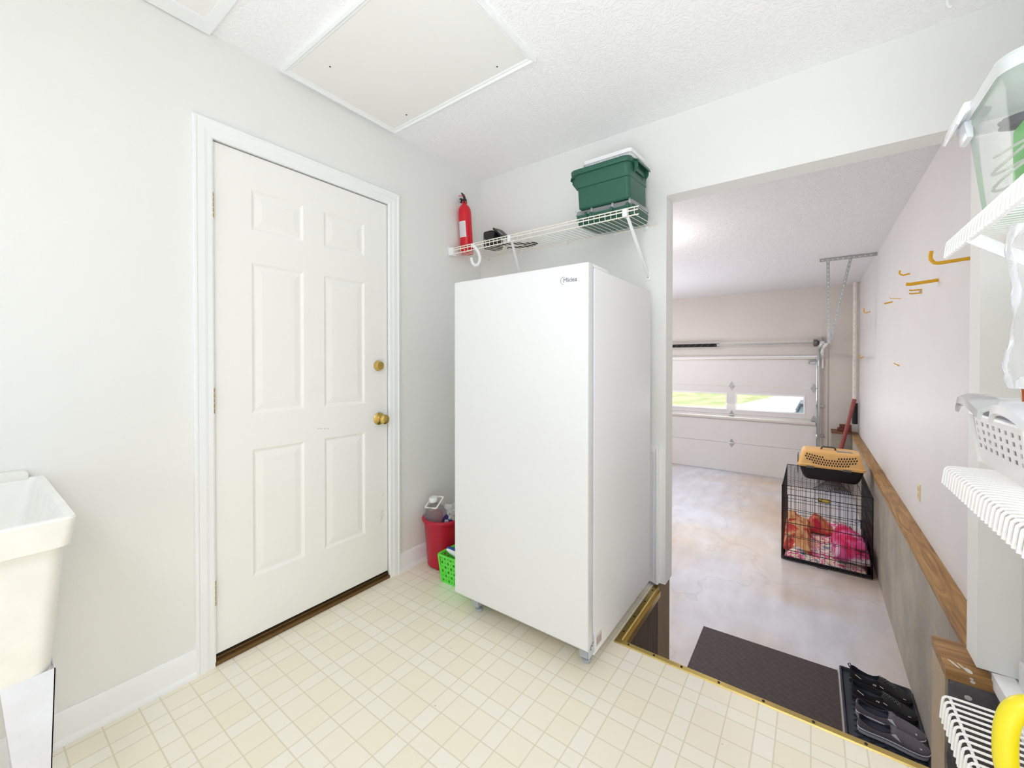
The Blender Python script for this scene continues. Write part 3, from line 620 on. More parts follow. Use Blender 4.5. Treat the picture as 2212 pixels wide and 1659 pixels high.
def crumple(bm, c, r, seed, sub=4, amp=.45, sc=(1, 1, 1), fr_=22):
    bmesh.ops.create_icosphere(bm, subdivisions=sub, radius=1)
    for v in bm.verts:
        p = v.co.copy(); k = noise.noise(p*1.7+Vector((seed, 0, 0)))*amp+noise.noise(p*4+Vector((0, seed, 0)))*amp*.5
        v.co = Vector(c)+Vector((p.x*sc[0], p.y*sc[1], p.z*sc[2]))*r*(1+k)
bm = BM(); crumple(bm, (-1.665, 1.715, .30), .052, 3.3, amp=.7, sc=(1, 1, 1.1))
tag(obj('plastic_wrap', bm, clear('crinkled_wrap', (222, 222, 218), .5, .15), origin=(-1.665, 1.715, .26)), 'crumpled clear plastic wrap stuffed in the red wastebasket behind the jug', 'packaging')
bm = BM(); box(bm, -.03, .03, -.012, .012, -.05, .05)
tag(obj('wrapper', bm, mat('dark_blue_print', (44, 34, 96), .4), bevel=.003, tf=Matrix.Translation((-1.69, 1.665, .25)) @ Matrix.Rotation(.6, 4, 'Y'), origin=(-1.69, 1.665, .21)), 'dark blue printed wrapper at the rim of the red wastebasket', 'packaging')
# green basket on the floor
gb = thing('plastic_basket', (-1.49, 1.66, 0), 'lime green perforated basket on the vinyl floor left of the freezer', 'basket')
bm = BM(); x0, x1, y0, y1, hz = -1.612, -1.352, 1.533, 1.80, .148
def wall_holes(bm, A, Bp, h, up, nrm, t=.0022):
    """perforated wall: ring faces round each hole, A->Bp along the floor, leaning outward"""
    ln = (Bp-A).length; nx = max(3, round(ln/.022)); nz = 6; dx = 1./nx
    for i in range(nx):
        for j in range(nz):
            u0, u1, w0, w1 = i*dx, (i+1)*dx, j/nz, (j+1)/nz
            if j == nz-1: pass
            sh = .0
            def P(u, w, k=0):
                lo = A.lerp(Bp, u); return lo+up*w+nrm*k
            cu, cw = (u0+u1)/2, (w0+w1)/2; small = (i+j) % 2
            ru, rw = (dx*.33, .33/nz) if not small else (dx*.16, .16/nz)
            sq = [P(u0, w0), P(cu, w0), P(u1, w0), P(u1, cw), P(u1, w1), P(cu, w1), P(u0, w1), P(u0, cw)]
            ho = [P(cu+ru*math.cos(a), cw+rw*math.sin(a)) for a in [math.radians(225+45*k) for k in range(8)]]
            loft(bm, [sq, ho, [p-nrm*t for p in ho]], False, False)
o_ = .014
cs = [Vector((x0+o_, y0+o_, .004)), Vector((x1-o_, y0+o_, .004)), Vector((x1-o_, y1-o_, .004)), Vector((x0+o_, y1-o_, .004))]
ct = [Vector((x0, y0, hz)), Vector((x1, y0, hz)), Vector((x1, y1, hz)), Vector((x0, y1, hz))]
for i in range(4):
    j = (i+1) % 4; A, Bq = cs[i], cs[j]; up = ((ct[i]-cs[i])+(ct[j]-cs[j]))/2; nrm = (Bq-A).cross(Vector((0, 0, 1))).normalized()
    wall_holes(bm, A, Bq, hz, up, nrm)
box(bm, x0+o_, x1-o_, y0+o_, y1-o_, .0, .004)
for i in range(4): tube(bm, [cs[i], ct[i]], .006, 8)
loft(bm, [rrect(x0-a, x1+a, y0-a, y1+a, .02, z, 5) for z, a in ((hz-.006, .0), (hz-.004, .006), (hz+.004, .008), (hz+.007, .004), (hz+.004, -.004), (hz-.004, -.004), (hz-.006, .0))], False, False)
obj('basket_body', bm, M_lime, gb)
br = thing('scrub_brush', (-1.50, 1.64, .08), 'blue and white scrub brush handle sticking out of the lime basket', 'brush')
p0, p1 = Vector((-1.592, 1.575, .165)), Vector((-1.42, 1.63, .07))
bm = BM(); N_ = 10; tube(bm, [p0.lerp(p1, i/N_)+Vector((0, 0, .012*math.sin(PI*i/N_))) for i in range(N_+1)], [.006, .012, .015, .016, .0155, .015, .014, .014, .015, .016, .017], 12); obj('brush_handle', bm, M_white, br, smooth=True)
bm = BM(); q = Vector((0, .006, .009)); tube(bm, [q+p0.lerp(p1, i/N_)+Vector((0, 0, .012*math.sin(PI*i/N_))) for i in range(N_+1)], [.005, .010, .0125, .012, .0115, .011, .0105, .0105, .011, .012, .012], 12); obj('grip', bm, mat('blue_rubber', (24, 72, 150), .45), br, smooth=True)

# ------------------------------------------------------------------ utility sink
sk = thing('utility_sink', (-1.58, -.14, 0), 'white floor-standing utility sink against the left wall at the picture edge', 'sink')
bm = BM(); a, b_ = -.46, .163
def sl(xb, xf, yl, yr, r, z): return rrect(xb, xf, yl, yr, r, z, 5)
loft(bm, [sl(-1.79, -1.36, a+.05, .118, .02, .485), sl(-1.80, -1.352, a+.042, .126, .03, .500), sl(-1.835, -1.328, a+.015, .146, .03, .776), sl(-1.842, -1.308, a+.004, .152, .022, .779),
          sl(-1.845, -1.300, a, .160, .016, .838), sl(-1.843, -1.303, a+.003, .157, .014, .843), sl(-1.838, -1.318, a+.015, .143, .012, .842), sl(-1.835, -1.322, a+.02, .138, .016, .83), sl(-1.78, -1.38, a+.07, .09, .04, .53), sl(-1.77, -1.39, a+.08, .08, .04, .52)])
obj('basin', bm, M_tub, sk, smooth=True)
bm = BM(); prism(bm, [(a, .838), (.128, .838), (.128, .856), (.120, .864), (a, .864)], 'x', -1.862, -1.836); obj('back_ledge', bm, M_tub, sk, bevel=.003)
bm = BM(); lathe(bm, [(.02, .5205), (.03, .522), (.032, .521)], (-1.58, -.16, 0), 20, cap0=True, cap1=False); obj('drain', bm, M_steel, sk, smooth=True)
for xf, sx, ye, sy in ((-1.352, -1, .128, -1), (-1.352, -1, a+.05, 1), (-1.80, 1, .128, -1), (-1.80, 1, a+.05, 1)):
    bm = BM(); t = .002
    def leaf(z, w): return ye, ye+sy*w
    loft(bm, [[Vector((xf+sx*k, y, z)) for k, y in ((0, ye+sy*off), (0, ye+sy*(w+off)), (sx*0+t, ye+sy*(w+off)), (t, ye+sy*off))] for z, w, off in ((.5, .078, -.002), (.3, .054, .004), (0, .030, .010))])
    loft(bm, [[Vector((xf+sx*k, y, z)) for k, y in ((0, ye+sy*off), (w, ye+sy*off), (w, ye+sy*(off+t)), (0, ye+sy*(off+t)))] for z, w, off in ((.5, .07, -.002), (.3, .05, .004), (0, .030, .010))])
    obj('leg', bm, M_rust, sk)

# ------------------------------------------------------------------ wire shelves on the right wall
def side_shelf(z, lip, label, y1=1.432, brace=None):
    t = thing('wire_shelf', (RW, .9, z), label, 'shelf', 'white wire shelves on the right wall')
    bm = BM(); y = y1-.004; xs = .262
    while y > .42:
        tube(bm, [(RW-.012, y, z-.0024), (xs+.018, y, z-.0024), (xs+.006, y, z-.004), (xs+.0015, y, z-.009), (xs, y, z-.018), (xs-.003, y, z-lip)], .0026, 6); y -= .0207
    obj('deck_wires', bm, M_wire, t, smooth=True)
    bm = BM()
    for x, zz in ((xs+.014, z-.0085), (xs+.0015, z-lip), (xs+.12, z-.0075), (xs+.22, z-.0075)): tube(bm, [(x, .42, zz), (x, y1, zz)], .0032, 8)
    obj('rails', bm, M_wire, t, smooth=True)
    bm = BM(); tube(bm, [(RW-.012, .42, z-.005), (RW-.012, y1, z-.005)], .0032, 8)
    for yy in (.6, .95, 1.3): box(bm, RW-.02, RW, yy-.006, yy+.006, z-.02, z+.004)
    obj('wall_rail', bm, M_wire, t)
    if brace:
        yb, zb = brace; bm = BM(); a = Vector((xs+.002, yb, z-lip+.006)); b2 = Vector((RW-.004, yb, zb)); d = (b2-a).normalized(); s = Vector((0, 1, 0)); q = d.cross(s)
        loft(bm, [[p+s*u*.003+q*v*.011 for u, v in ((-1, -1), (1, -1), (1, 1), (-1, 1))] for p in (a, b2)]); box(bm, RW-.004, RW, yb-.012, yb+.012, zb-.04, zb+.02)
        obj('support_brace', bm, M_white, t, bevel=.001)
    return t
side_shelf(1.478, .046, 'highest of the three white wire shelves on the right wall, holding a clear bin', brace=(1.25, 1.19))
side_shelf(.928, .045, 'middle white wire shelf on the right wall holding the perforated basket')
side_shelf(.366, .060, 'lowest white wire shelf on the right wall beside the block pier', brace=(1.28, .06))

# clear storage bin on the highest shelf
cb_ = thing('storage_bin', (.42, 1.2, 1.4785), 'large clear latching storage bin on the highest right shelf', 'bin'); z0 = 1.4785
bm = BM()
loft(bm, [rrect(.292+e, .570-e, 1.105+e, 1.315-e, .022, z0+z) for z, e in ((0, .008), (.004, 0), (.19, -.018), (.20, -.024), (.215, -.024))], True, False); obj('bin_body', bm, M_bin, cb_, smooth=True)
bm = BM()
loft(bm, [rrect(.292+e, .580-e, 1.095+e, 1.325-e, .045, z0+z, 8) for z, e in ((.206, -.030), (.226, -.034), (.234, -.031), (.238, -.020), (.234, -.008), (.238, .02))], False, True); obj('lid', bm, clear('frosted_lid', (240, 241, 244), .62, .2), cb_, smooth=True)
M_frost = clear('frosted_latch', (246, 247, 252), .75, .2)
for y0_, y1_ in ((1.235, 1.345), ):
    bm = BM(); prism(bm, [(.262, z0+.236), (.250, z0+.236), (.244, z0+.22), (.238, z0+.196), (.243, z0+.192), (.252, z0+.212), (.262, z0+.22)], 'y', y0_, y1_); obj('latch', bm, M_frost, cb_, bevel=.002)
bm = BM(); prism(bm, [(.27, z0+.212), (.256, z0+.21), (.262, z0+.176), (.272, z0+.174)], 'y', 1.27, 1.325); obj('handle_tab', bm, M_frost, cb_, bevel=.003)
bm = BM(); loft(bm, [rrect(.325+e, .46-e, 1.185+e, 1.283-e, .018, z0+.006+z) for z, e in ((0, .004), (.003, 0), (.158, 0), (.166, .006))])
tag(obj('plastic_box', bm, M_lime, smooth=True, origin=(.39, 1.23, z0+.006)), 'bright green plastic box inside the clear latching bin', 'box')
bm = BM(); pts = [Vector((.385+.072*math.cos(t*1.3)+.006*math.sin(5*t), 1.262+.03*math.sin(t*1.3), z0+.182+.005*math.sin(t*2.1))) for t in [k*.22 for k in range(60)]]; tube(bm, pts, .0055, 7)
tag(obj('cord', bm, mat('black_cord', (46, 52, 58), .6), smooth=True, origin=(.385, 1.262, z0+.178)), 'coiled black cord lying on the green box in the clear bin', 'cord')
bm = BM(); pts = [Vector((.309+.009*math.cos(t*1.1), 1.22+.06*math.sin(t), z0+.012+.0055*t)) for t in [k*.2 for k in range(100)]]; tube(bm, pts, .0028, 7)
tag(obj('cable', bm, mat('white_cable', (236, 234, 228), .5), smooth=True, origin=(.309, 1.22, z0+.014)), 'coiled white cable left of the green box in the clear bin', 'cable')
bm = BM(); tube(bm, [(.345, 1.27, z0+.196), (.37, 1.25, z0+.203), (.41, 1.23, z0+.201), (.44, 1.22, z0+.194)], .006, 6, flat=.4)
tag(obj('strap', bm, mat('magenta_strap', (196, 40, 84), .6), origin=(.39, 1.24, z0+.194)), 'pinkish red strap lying over the green box in the clear bin', 'strap')

# clear film bag hanging under the highest shelf
bm = BM(); loops = []
for i in range(26):
    t = i/25; z = 1.432-t*.30; w = .036+.008*t+.006*math.sin(9*t); l = []
    for k in range(36):
        a = 2*PI*k/36; r = 1+.22*noise.noise(Vector((math.cos(a)*1.6, math.sin(a)*1.6, t*5)))+.12*noise.noise(Vector((math.cos(a)*5, math.sin(a)*5, t*12)))
        l.append(Vector((.328+w*r*math.cos(a), 1.13+w*.8*r*math.sin(a), z)))
    loops.append(l)
loft(bm, loops, False, True)
tag(obj('plastic_bag', bm, M_film, smooth=True, origin=(.35, 1.13, 1.43)), 'clear plastic bag hanging below the highest right shelf', 'bag')
# perforated basket on the middle shelf
pb = thing('perforated_basket', (.45, 1.38, .9285), 'white perforated plastic basket on the middle right shelf', 'basket')
bm = BM(); x0, x1, y0, y1, zb, zt = .345, .56, 1.236, 1.53, .9285, 1.052; lo = .014
def ph_wall(bm, A, Bp, up, nrm, nx, nz, w=.30, h=.26, t=.002):
    for i in range(nx):
        for j in range(nz):
            u0, u1, w0, w1 = i/nx, (i+1)/nx, j/nz, (j+1)/nz
            def P(u, w_): return A.lerp(Bp, u)+up*w_
            cu, cw = (u0+u1)/2, (w0+w1)/2; hu, hw = w/nx/1.3, h/nz
            if j in (0, nz-1) and False: hu = hw = 0
            sq = [P(u0, w0), P(u1, w0), P(u1, w1), P(u0, w1)]; ho = [P(cu-hu, cw-hw), P(cu+hu, cw-hw), P(cu+hu, cw+hw), P(cu-hu, cw+hw)]
            loft(bm, [sq, ho, [p-nrm*t for p in ho]], False, False)
cs = [Vector((x0, y0, zb)), Vector((x1, y0, zb)), Vector((x1, y1, zb)), Vector((x0, y1, zb))]
ct = [Vector((x0-lo, y0-lo, zt)), Vector((x1+lo, y0-lo, zt)), Vector((x1+lo, y1+lo, zt)), Vector((x0-lo, y1+lo, zt))]
for i in range(4):
    j = (i+1) % 4; up = ((ct[i]-cs[i])+(ct[j]-cs[j]))/2; nrm = (cs[j]-cs[i]).cross(Vector((0, 0, 1))).normalized()
    A, Bq = cs[i], cs[j]
    # plain lower band, then the perforated field, then the rim band
    loft(bm, [[A, Bq], [A.lerp(A+up, .28), Bq.lerp(Bq+up, .28)]], close=False)
    ph_wall(bm, A+up*.28, Bq+up*.28, up*.60, nrm, 8 if i % 2 else 7, 4)
    loft(bm, [[A+up*.88, Bq+up*.88], [A+up, Bq+up]], close=False)
    tube(bm, [cs[i], ct[i]], .006, 8)
box(bm, x0, x1, y0, y1, zb, zb+.003)
loft(bm, [rrect(x0-lo-a, x1+lo+a, y0-lo-a, y1+lo+a, .012, z, 4) for z, a in ((zt-.004, .0), (zt-.004, .006), (zt+.002, .006), (zt+.003, -.002), (zt-.004, .0))], False, False)
obj('basket_body', bm, M_white, pb)
# clear latching box nested in it
cbx = thing('clear_box', (.45, 1.36, .9325), 'flat clear plastic box with glossy latches nested in the perforated basket', 'box')
bm = BM(); loft(bm, [rrect(x0+.02-e, x1-.02+e, y0+.02-e, y1-.02+e, .02, z) for z, e in ((.9325, 0), (1.05, .006), (1.078, .009))], True, False); obj('box_body', bm, M_clear, cbx, smooth=True)
bm = BM(); loft(bm, [rrect(x0-e, x1+e, y0-e, y1+e, .03, z) for z, e in ((1.072, .006), (1.078, .010), (1.088, .010), (1.092, .004), (1.09, -.012), (1.093, -.02))], False, True); obj('lid', bm, M_frost, cbx, smooth=True)
for yc, hw in ((1.46, .085), (1.20, .10)):
    bm = BM(); N_ = 22; rows = []
    for i in range(N_+1):
        t = -1+2*i/N_; y = yc+hw*t; dz = -.026*t*t; ox = .010*(1-t*t)
        rows.append([Vector((.34, y, 1.103+dz*.5)), Vector((.318-ox, y, 1.104+dz)), Vector((.304-ox, y, 1.095+dz)), Vector((.302-ox, y, 1.078+dz)), Vector((.308-ox, y, 1.074+dz)), Vector((.313-ox, y, 1.09+dz)), Vector((.34, y, 1.094+dz*.5))])
    loft(bm, rows); obj('latch', bm, mat('silvery_latch', (214, 214, 216), .12, .35) if yc > 1.3 else M_frost, cbx, smooth=True)
jr = thing('glass_jar', (.361, 1.265, 1.0935), 'white-capped jar with an amber base at the right picture edge', 'jar')
bm = BM(); lathe(bm, [(.016, 0), (.022, .004), (.0235, .03)], (.361, 1.265, 1.0945), 24, cap1=False); obj('jar_base', bm, mat('amber_glass', (176, 84, 20), .15), jr, smooth=True)
bm = BM(); lathe(bm, [(.0225, .030), (.0245, .032), (.0245, .052), (.022, .055), (0, .055)], (.361, 1.265, 1.0945), 24); obj('jar_cap', bm, M_white, jr, smooth=True)

# yellow jug with looped handle on the lowest shelf
yj = thing('yellow_jug', (.33, .83, .3665), 'bright yellow plastic jug with a thick loop handle on the lowest right shelf', 'jug')
cen = at(2252, 1628, 'y', .86)
bm = BM(); pts = []
for k in range(40):
    a = 2*PI*k/40; ca, sa = math.cos(a), math.sin(a)
    pts.append(cen+Vector((.036*math.copysign(abs(ca)**.7, ca), .012*ca, .062*math.copysign(abs(sa)**.75, sa))))
tube(bm, pts, .0125, 14, closed=True); obj('loop_handle', bm, M_yel, yj, smooth=True)
bm = BM(); loft(bm, [rrect(.30+e, .46-e, .72+e, .87-e, .035, .3665+z, 6) for z, e in ((0, .008), (.006, 0), (.20, 0), (.26, .02), (.32, .055), (.335, .06))]); obj('jug_body', bm, M_yel, yj, smooth=True)
bm = BM(); lathe(bm, [(.018, 0), (.019, .002), (.019, .02), (0, .022)], (.38, .795, .7015), 20); obj('cap', bm, M_white, yj, smooth=True)

# ------------------------------------------------------------------ yellow tool hooks
GH = 'yellow tool hooks on the garage wall'
def hook(base, tip, curl, label, r=.0055, up=.02, x=GW, double=0):
    b = at(base[0], base[1], 'x', x); t = at(tip[0], tip[1], 'y', b.y); t = Vector((min(t.x, x-.015), b.y, t.z))
    h = thing('tool_hook', b, label, 'hook', GH)
    bm = BM()
    for s in ((0,) if not double else (-double, double)):
        pts = [b+Vector((0, 0, s)), b.lerp(t, .5)+Vector((0, 0, s-.002)), b.lerp(t, .85)+Vector((0, 0, s-.004)), t+Vector((0, 0, s))]
        if curl: pts += [t+Vector((-.012, 0, s+up*.35)), t+Vector((-.014, 0, s+up*.7)), t+Vector((-.010, 0, s+up*1.2))]
        tube(bm, pts, r, 8)
    obj('arm', bm, M_hook, h, smooth=True)
    bm = BM(); tube(bm, [b+Vector((-.012, 0, 0)), b+Vector((.01, 0, 0))], r*.75, 8); obj('screw_end', bm, M_steel, h, smooth=True)
hook((2095, 558), (2018, 568), 1, 'long yellow bent tool hook nearest the opening, high on the garage wall', .0085, .05)
hook((1965, 591), (1948, 594), 1, 'small yellow hook curling up, above the straight yellow bar', .006, .03)
hook((2027, 605), (1957, 614), 0, 'long straight yellow bar hook below the bent yellow hook', .010)
hook((1991, 629), (1964, 630), 0, 'two-pronged yellow tool hook under the straight bar', .005, double=.011)
hook((1946, 645), (1921, 643), 0, 'thin dull yellow hook left of the two-pronged one', .003)
hook((1928, 652), (1910, 655), 0, 'short stubby yellow hook just below the thin one', .007)
hook((1880, 673), (1869, 676), 1, 'small yellow hook nearest the white pipe, upper row', .006, .05)
hook((1866, 770), (1860, 774), 1, 'tiny curled hook low beside the white pipe', .006, .05)
hook((1943, 790), (1931, 784), 0, 'lone slanting thin hook lower on the garage wall', .004)
p = at(2190, 506, 'y', B-.001); q = at(2173, 528, 'y', B-.05)
bm = BM(); tube(bm, [p, p.lerp(q, .4)+Vector((0, -.03, .004)), q], .0055, 8); tag(obj('tool_hook', bm, M_hook, smooth=True, origin=p), 'yellow hook on the white wall end under the highest right shelf', 'hook')

# outlet plate on the garage wall
ol = thing('outlet', (GW, 3.92, .285), 'ivory wall outlet plate on the garage wall above the wood cap', 'outlet')
bm = BM(); box(bm, GW-.006, GW, 3.885, 3.955, .228, .342); obj('cover_plate', bm, mat('ivory_plastic', (226, 212, 172), .4), ol, bevel=.002)
for z in (.262, .308):
    bm = BM(); box(bm, GW-.008, GW-.005, 3.903, 3.937, z-.014, z+.014); obj('socket', bm, mat('ivory_socket', (206, 192, 150), .4), ol, bevel=.002)

# ------------------------------------------------------------------ garage door
gd = thing('door_2', (-2.4, GY, GZ), 'white sectional garage door with a row of low windows', None, kind='structure')
M_gd = mat('garage_door_paint', (226, 222, 219), .45, var=.02, vscale=3)
zz = [GZ+.012, -.326, .208, .738, 1.276]; X0, X1 = -4.85, .062; py = GY-.055
wins = [(-1.142, -.098), (-2.372, -1.284), (-3.56, -2.5), (-4.75, -3.7)]
for i in range(4):
    a, b_ = zz[i]+.002, zz[i+1]-.002; bm = BM()
    if i != 2: box(bm, X0, X1, py, py+.045, a, b_)
    else:
        xs = [X0]+[v for w in sorted(wins) for v in w]+[X1]
        for k in range(0, len(xs), 2): box(bm, xs[k], xs[k+1], py, py+.045, a, b_)
        for w in wins: box(bm, w[0], w[1], py, py+.045, a, .292); box(bm, w[0], w[1], py, py+.045, .604, b_)
    sec = obj('door_section', bm, M_gd, gd)
    if i == 2:
        for w in wins[:3]:
            bm = BM()
            for e0, e1, t in ((-.006, .012, .008), (.012, .02, .003)):
                x0, x1, z0_, z1_ = w[0]+e0, w[1]-e0, .292+e0, .604-e0; g = e1-e0
                box(bm, x0, x1, py-t, py+.01, z0_, z0_+g); box(bm, x0, x1, py-t, py+.01, z1_-g, z1_); box(bm, x0, x0+g, py-t, py+.01, z0_+g, z1_-g); box(bm, x1-g, x1, py-t, py+.01, z0_+g, z1_-g)
            wf = obj('window_frame', bm, M_white, sec); bm = BM(); box(bm, w[0], w[1], py+.02, py+.024, .292, .604); obj('glass', bm, clear('window_glass', (255, 255, 255), .03, .02), wf)
for z, h_ in ((1.252, .021), (.140, .026)):
    bm = BM(); prism(bm, [(py-.001, z-h_), (py-.03, z-h_), (py-.034, z-h_+.012), (py-.034, z+h_-.012), (py-.03, z+h_), (py-.001, z+h_), (py-.001, z+h_-.006), (py-.026, z+h_-.008), (py-.026, z-h_+.008), (py-.001, z-h_+.006)], 'x', X0, X1-.01); obj('strut', bm, mat('zinc_strut', (222, 216, 208), .4, .3), gd)
def dhinge(x, z):
    bm = BM(); prism(bm, [(x, z+.085), (x+.03, z+.035), (x+.034, z), (x+.03, z-.035), (x, z-.085), (x-.03, z-.035), (x-.034, z), (x-.03, z+.035)], 'y', py-.004, py-.0005)
    box(bm, x-.024, x+.024, py-.022, py-.003, z-.016, z+.012); tube(bm, [(x-.045, py-.016, z), (x+.045, py-.016, z)], .008, 8)
    obj('hinge', bm, M_steel, gd)
for x in (-1.203, .028, -2.44): 
    for z in (.738, .200, -.326): dhinge(x, z)
bm = BM(); tube(bm, [(-.04, py-.03, 1.20), (.07, py-.03, 1.20)], .012, 10); tube(bm, [(-.05, py-.02, 1.165), (.05, py-.02, 1.165)], .01, 10); box(bm, -.03, .05, py-.03, py-.002, 1.15, 1.215); obj('top_roller_bracket', bm, M_steel, gd)
bm = BM(); box(bm, DX1+.06, DX1+.145, GY-.02, GY, GZ, 1.85); struct('trim_11', bm, mat('door_jamb_wood', (214, 203, 195), .6))
# tracks, shaft and spring
tk = thing('door_track', (.1, GY-.07, GZ), 'galvanised garage door track beside the right edge of the door', 'track')
bm = BM(); prism(bm, [(.078, GY-.10), (.108, GY-.10), (.108, GY-.05), (.10, GY-.05), (.10, GY-.092), (.078, GY-.092)], 'z', GZ+.02, 1.12); obj('vertical_track', bm, M_steel, tk, bevel=.002)
bm = BM(); arc = [Vector((.095, GY-.075-.3*(1-math.cos(t)), 1.12+.3*math.sin(t))) for t in [k*PI/20 for k in range(11)]]
tube(bm, arc+[Vector((.10, 6.32, 1.42))], .022, 6); obj('horizontal_track', bm, M_steel, tk)
bm = BM(); prism(bm, [(.125, 1.50), (.155, 1.50), (.155, 1.08), (.125, 1.08)], 'y', GY-.06, GY-.05)
for z in (1.12, 1.28, 1.4, 1.47): disc(bm, (.14, GY-.06, z), (0, -1, 0), .006, .006, (0, 0, 1), 8, .003)
obj('flag_bracket', bm, M_white, tk)
for z in (-.05, .45): bm = BM(); box(bm, .10, .16, GY-.06, GY-.02, z-.02, z+.02); obj('track_bracket', bm, M_steel, tk)
bm = BM(); p = at(1780, 752, 'y', 8.35); prism(bm, [(p.x-.05, p.z-.10), (p.x-.01, p.z-.03), (p.x+.05, p.z+.06), (p.x+.055, p.z+.08), (p.x+.01, p.z+.08), (p.x-.03, p.z+.02)], 'y', 8.33, 8.37); obj('curved_guard', bm, M_white, tk, bevel=.006)
ts = thing('torsion_shaft', (-1.2, 8.5, 1.5), 'steel torsion shaft with black coil spring above the garage door', 'garage door spring')
bm = BM(); tube(bm, [(-4.8, 8.5, 1.50), (.12, 8.5, 1.50)], .0135, 12); obj('shaft', bm, M_steel, ts, smooth=True)
bm = BM(); loops = []; xs_ = [-2.9+i*.006 for i in range(244)]
tube(bm, [(x, 8.5, 1.50) for x in xs_], [.031+.0025*(i % 2) for i in range(len(xs_))], 10); n0 = len(bm.faces)
for i in range(8):
    x = -2.3+i*.115; tube(bm, [(x, 8.465, 1.475), (x+.05, 8.464, 1.525)], .002, 4)
mark(bm, n0); obj('spring', bm, [mat('black_spring', (34, 34, 38), .4, .3), mat('grey_stripe', (120, 120, 112), .6)], ts, smooth=True)
bm = BM(); lathe(bm, [(.02, 0), (.04, .003), (.04, .012), (.03, .02), (.03, .04)], (-1.445, 8.5, 1.50), 16, 'x'); obj('winding_cone', bm, M_steel, ts, smooth=True)
bm = BM(); lathe(bm, [(.03, -.06), (.06, -.055), (.06, -.01), (.045, 0), (.03, .02)], (.075, 8.5, 1.50), 18, 'x'); obj('cable_drum', bm, mat('cast_metal', (120, 112, 110), .5, .6), ts, smooth=True)
bm = BM(); box(bm, .115, .122, 8.44, GY-.012, 1.44, 1.6); obj('end_bearing_plate', bm, M_steel, ts)
# perforated angle hanger
hg = thing('track_hanger', (.3, 6.3, H), 'perforated steel angle hanger holding the garage door track from the ceiling', 'hanger')
def angle_bar(name, a, b_, w, nrm, holes):
    a, b_ = Vector(a), Vector(b_); d = (b_-a).normalized(); n_ = Vector(nrm); s = d.cross(n_).normalized(); bm = BM()
    loft(bm, [[p+s*u+n_*v for u, v in ((-w/2, 0), (w/2, 0), (w/2, .002), (-w/2+.002, .002), (-w/2+.002, w*.8), (-w/2, w*.8))] for p in (a, b_)])
    n0 = len(bm.faces); L_ = (b_-a).length; k = int(L_/.05)
    for i in range(k): disc(bm, a+d*(.025+i*.05)+n_*.0022, n_, w*.2, w*.3, d, 8, .001)
    mark(bm, n0); obj(name, bm, [M_steel, mat('bright_slots', (236, 234, 228), .8)], hg)
angle_bar('top_angle', (.07, 6.3, H-.018), (.598, 6.3, H-.018), .034, (0, -1, 0), 1)
angle_bar('drop_angle', (.150, 6.292, H-.02), (.163, 6.292, 1.41), .032, (0, -1, 0), 1)
angle_bar('brace_angle', (.362, 6.286, H-.03), (.172, 6.286, 1.42), .030, (0, -1, 0), 1)
# white pipe in the corner
pp = thing('drain_pipe', (.55, 8.5, .3), 'white vertical drain pipe in the corner right of the garage door', 'pipe')
bm = BM(); tube(bm, [(.548, 8.45, .53), (.548, 8.45, H)], .030, 20); n0 = len(bm.faces)
for i in range(26):
    z = .62+i*.07
    if i % 3: box(bm, .5405, .5435, 8.4185, 8.421, z, z+.035)
mark(bm, n0); obj('pipe', bm, [mat('pipe_plastic', (236, 226, 218), .4), mat('faint_print', (176, 150, 140), .7)], pp, smooth=True)
bm = BM(); tube(bm, [(.552, 8.45, .20), (.552, 8.45, .53)], .036, 16); obj('pipe_boot', bm, M_black, pp, smooth=True)
# corner block stack and bricks
cw = thing('corner_block', (.42, 8.45, GZ), 'grey concrete block step with brown board top in the far right corner', 'block')
bm = BM(); box(bm, .262, .508, 8.34, GY, GZ, .04); obj('block', bm, M_block, cw)
bm = BM(); box(bm, .255, .508, 8.33, GY, .04, .072); obj('top_board', bm, mat('reddish_board', (128, 82, 60), .6, var=.2), cw, bevel=.003)
M_brick = mat('red_brick', (112, 60, 52), .8, var=.2, vscale=20, bump=.3, bscale=90)
for x0_, x1_, z, lb in ((.335, .53, .0725, 'red brick lying on the brown board in the far corner'), (.36, .545, .1285, 'upper red brick stacked on another in the far corner')):
    bm = BM(); box(bm, x0_, min(x1_, .508) if z < .1 else .508, 8.37, 8.46, z, z+.055); tag(obj('brick', bm, M_brick, bevel=.003, origin=((x0_+x1_)/2, 8.41, z)), lb, 'brick', 'bricks in the far corner')
# rake
rk = thing('leaf_rake', (.27, 8.2, GZ), 'leaf rake with red wooden handle leaning in the far right corner', 'rake')
yk = 8.22; top = at(1846, 862, 'y', yk+.05); ap = at(1802, 1026, 'y', yk)
bm = BM(); tube(bm, [ap+Vector((0, 0, .0)), top], .026, 12); obj('handle', bm, mat('red_handle', (152, 74, 68), .3), rk, smooth=True)
bm = BM()
for i in range(20):
    s = i/19; e = Vector((.03+.46*s, yk-.05, GZ+.006)); m_ = ap.lerp(e, .75)+Vector((0, .01, 0))
    tube(bm, [ap, m_, e+Vector((0, 0, .02)), e+Vector((0, -.025, 0))], .0042, 4)
tube(bm, [ap.lerp(Vector((.03, yk-.05, GZ)), .6), ap.lerp(Vector((.49, yk-.05, GZ)), .6)], .006, 5); obj('tines', bm, mat('dark_tines', (58, 58, 64), .5), rk)

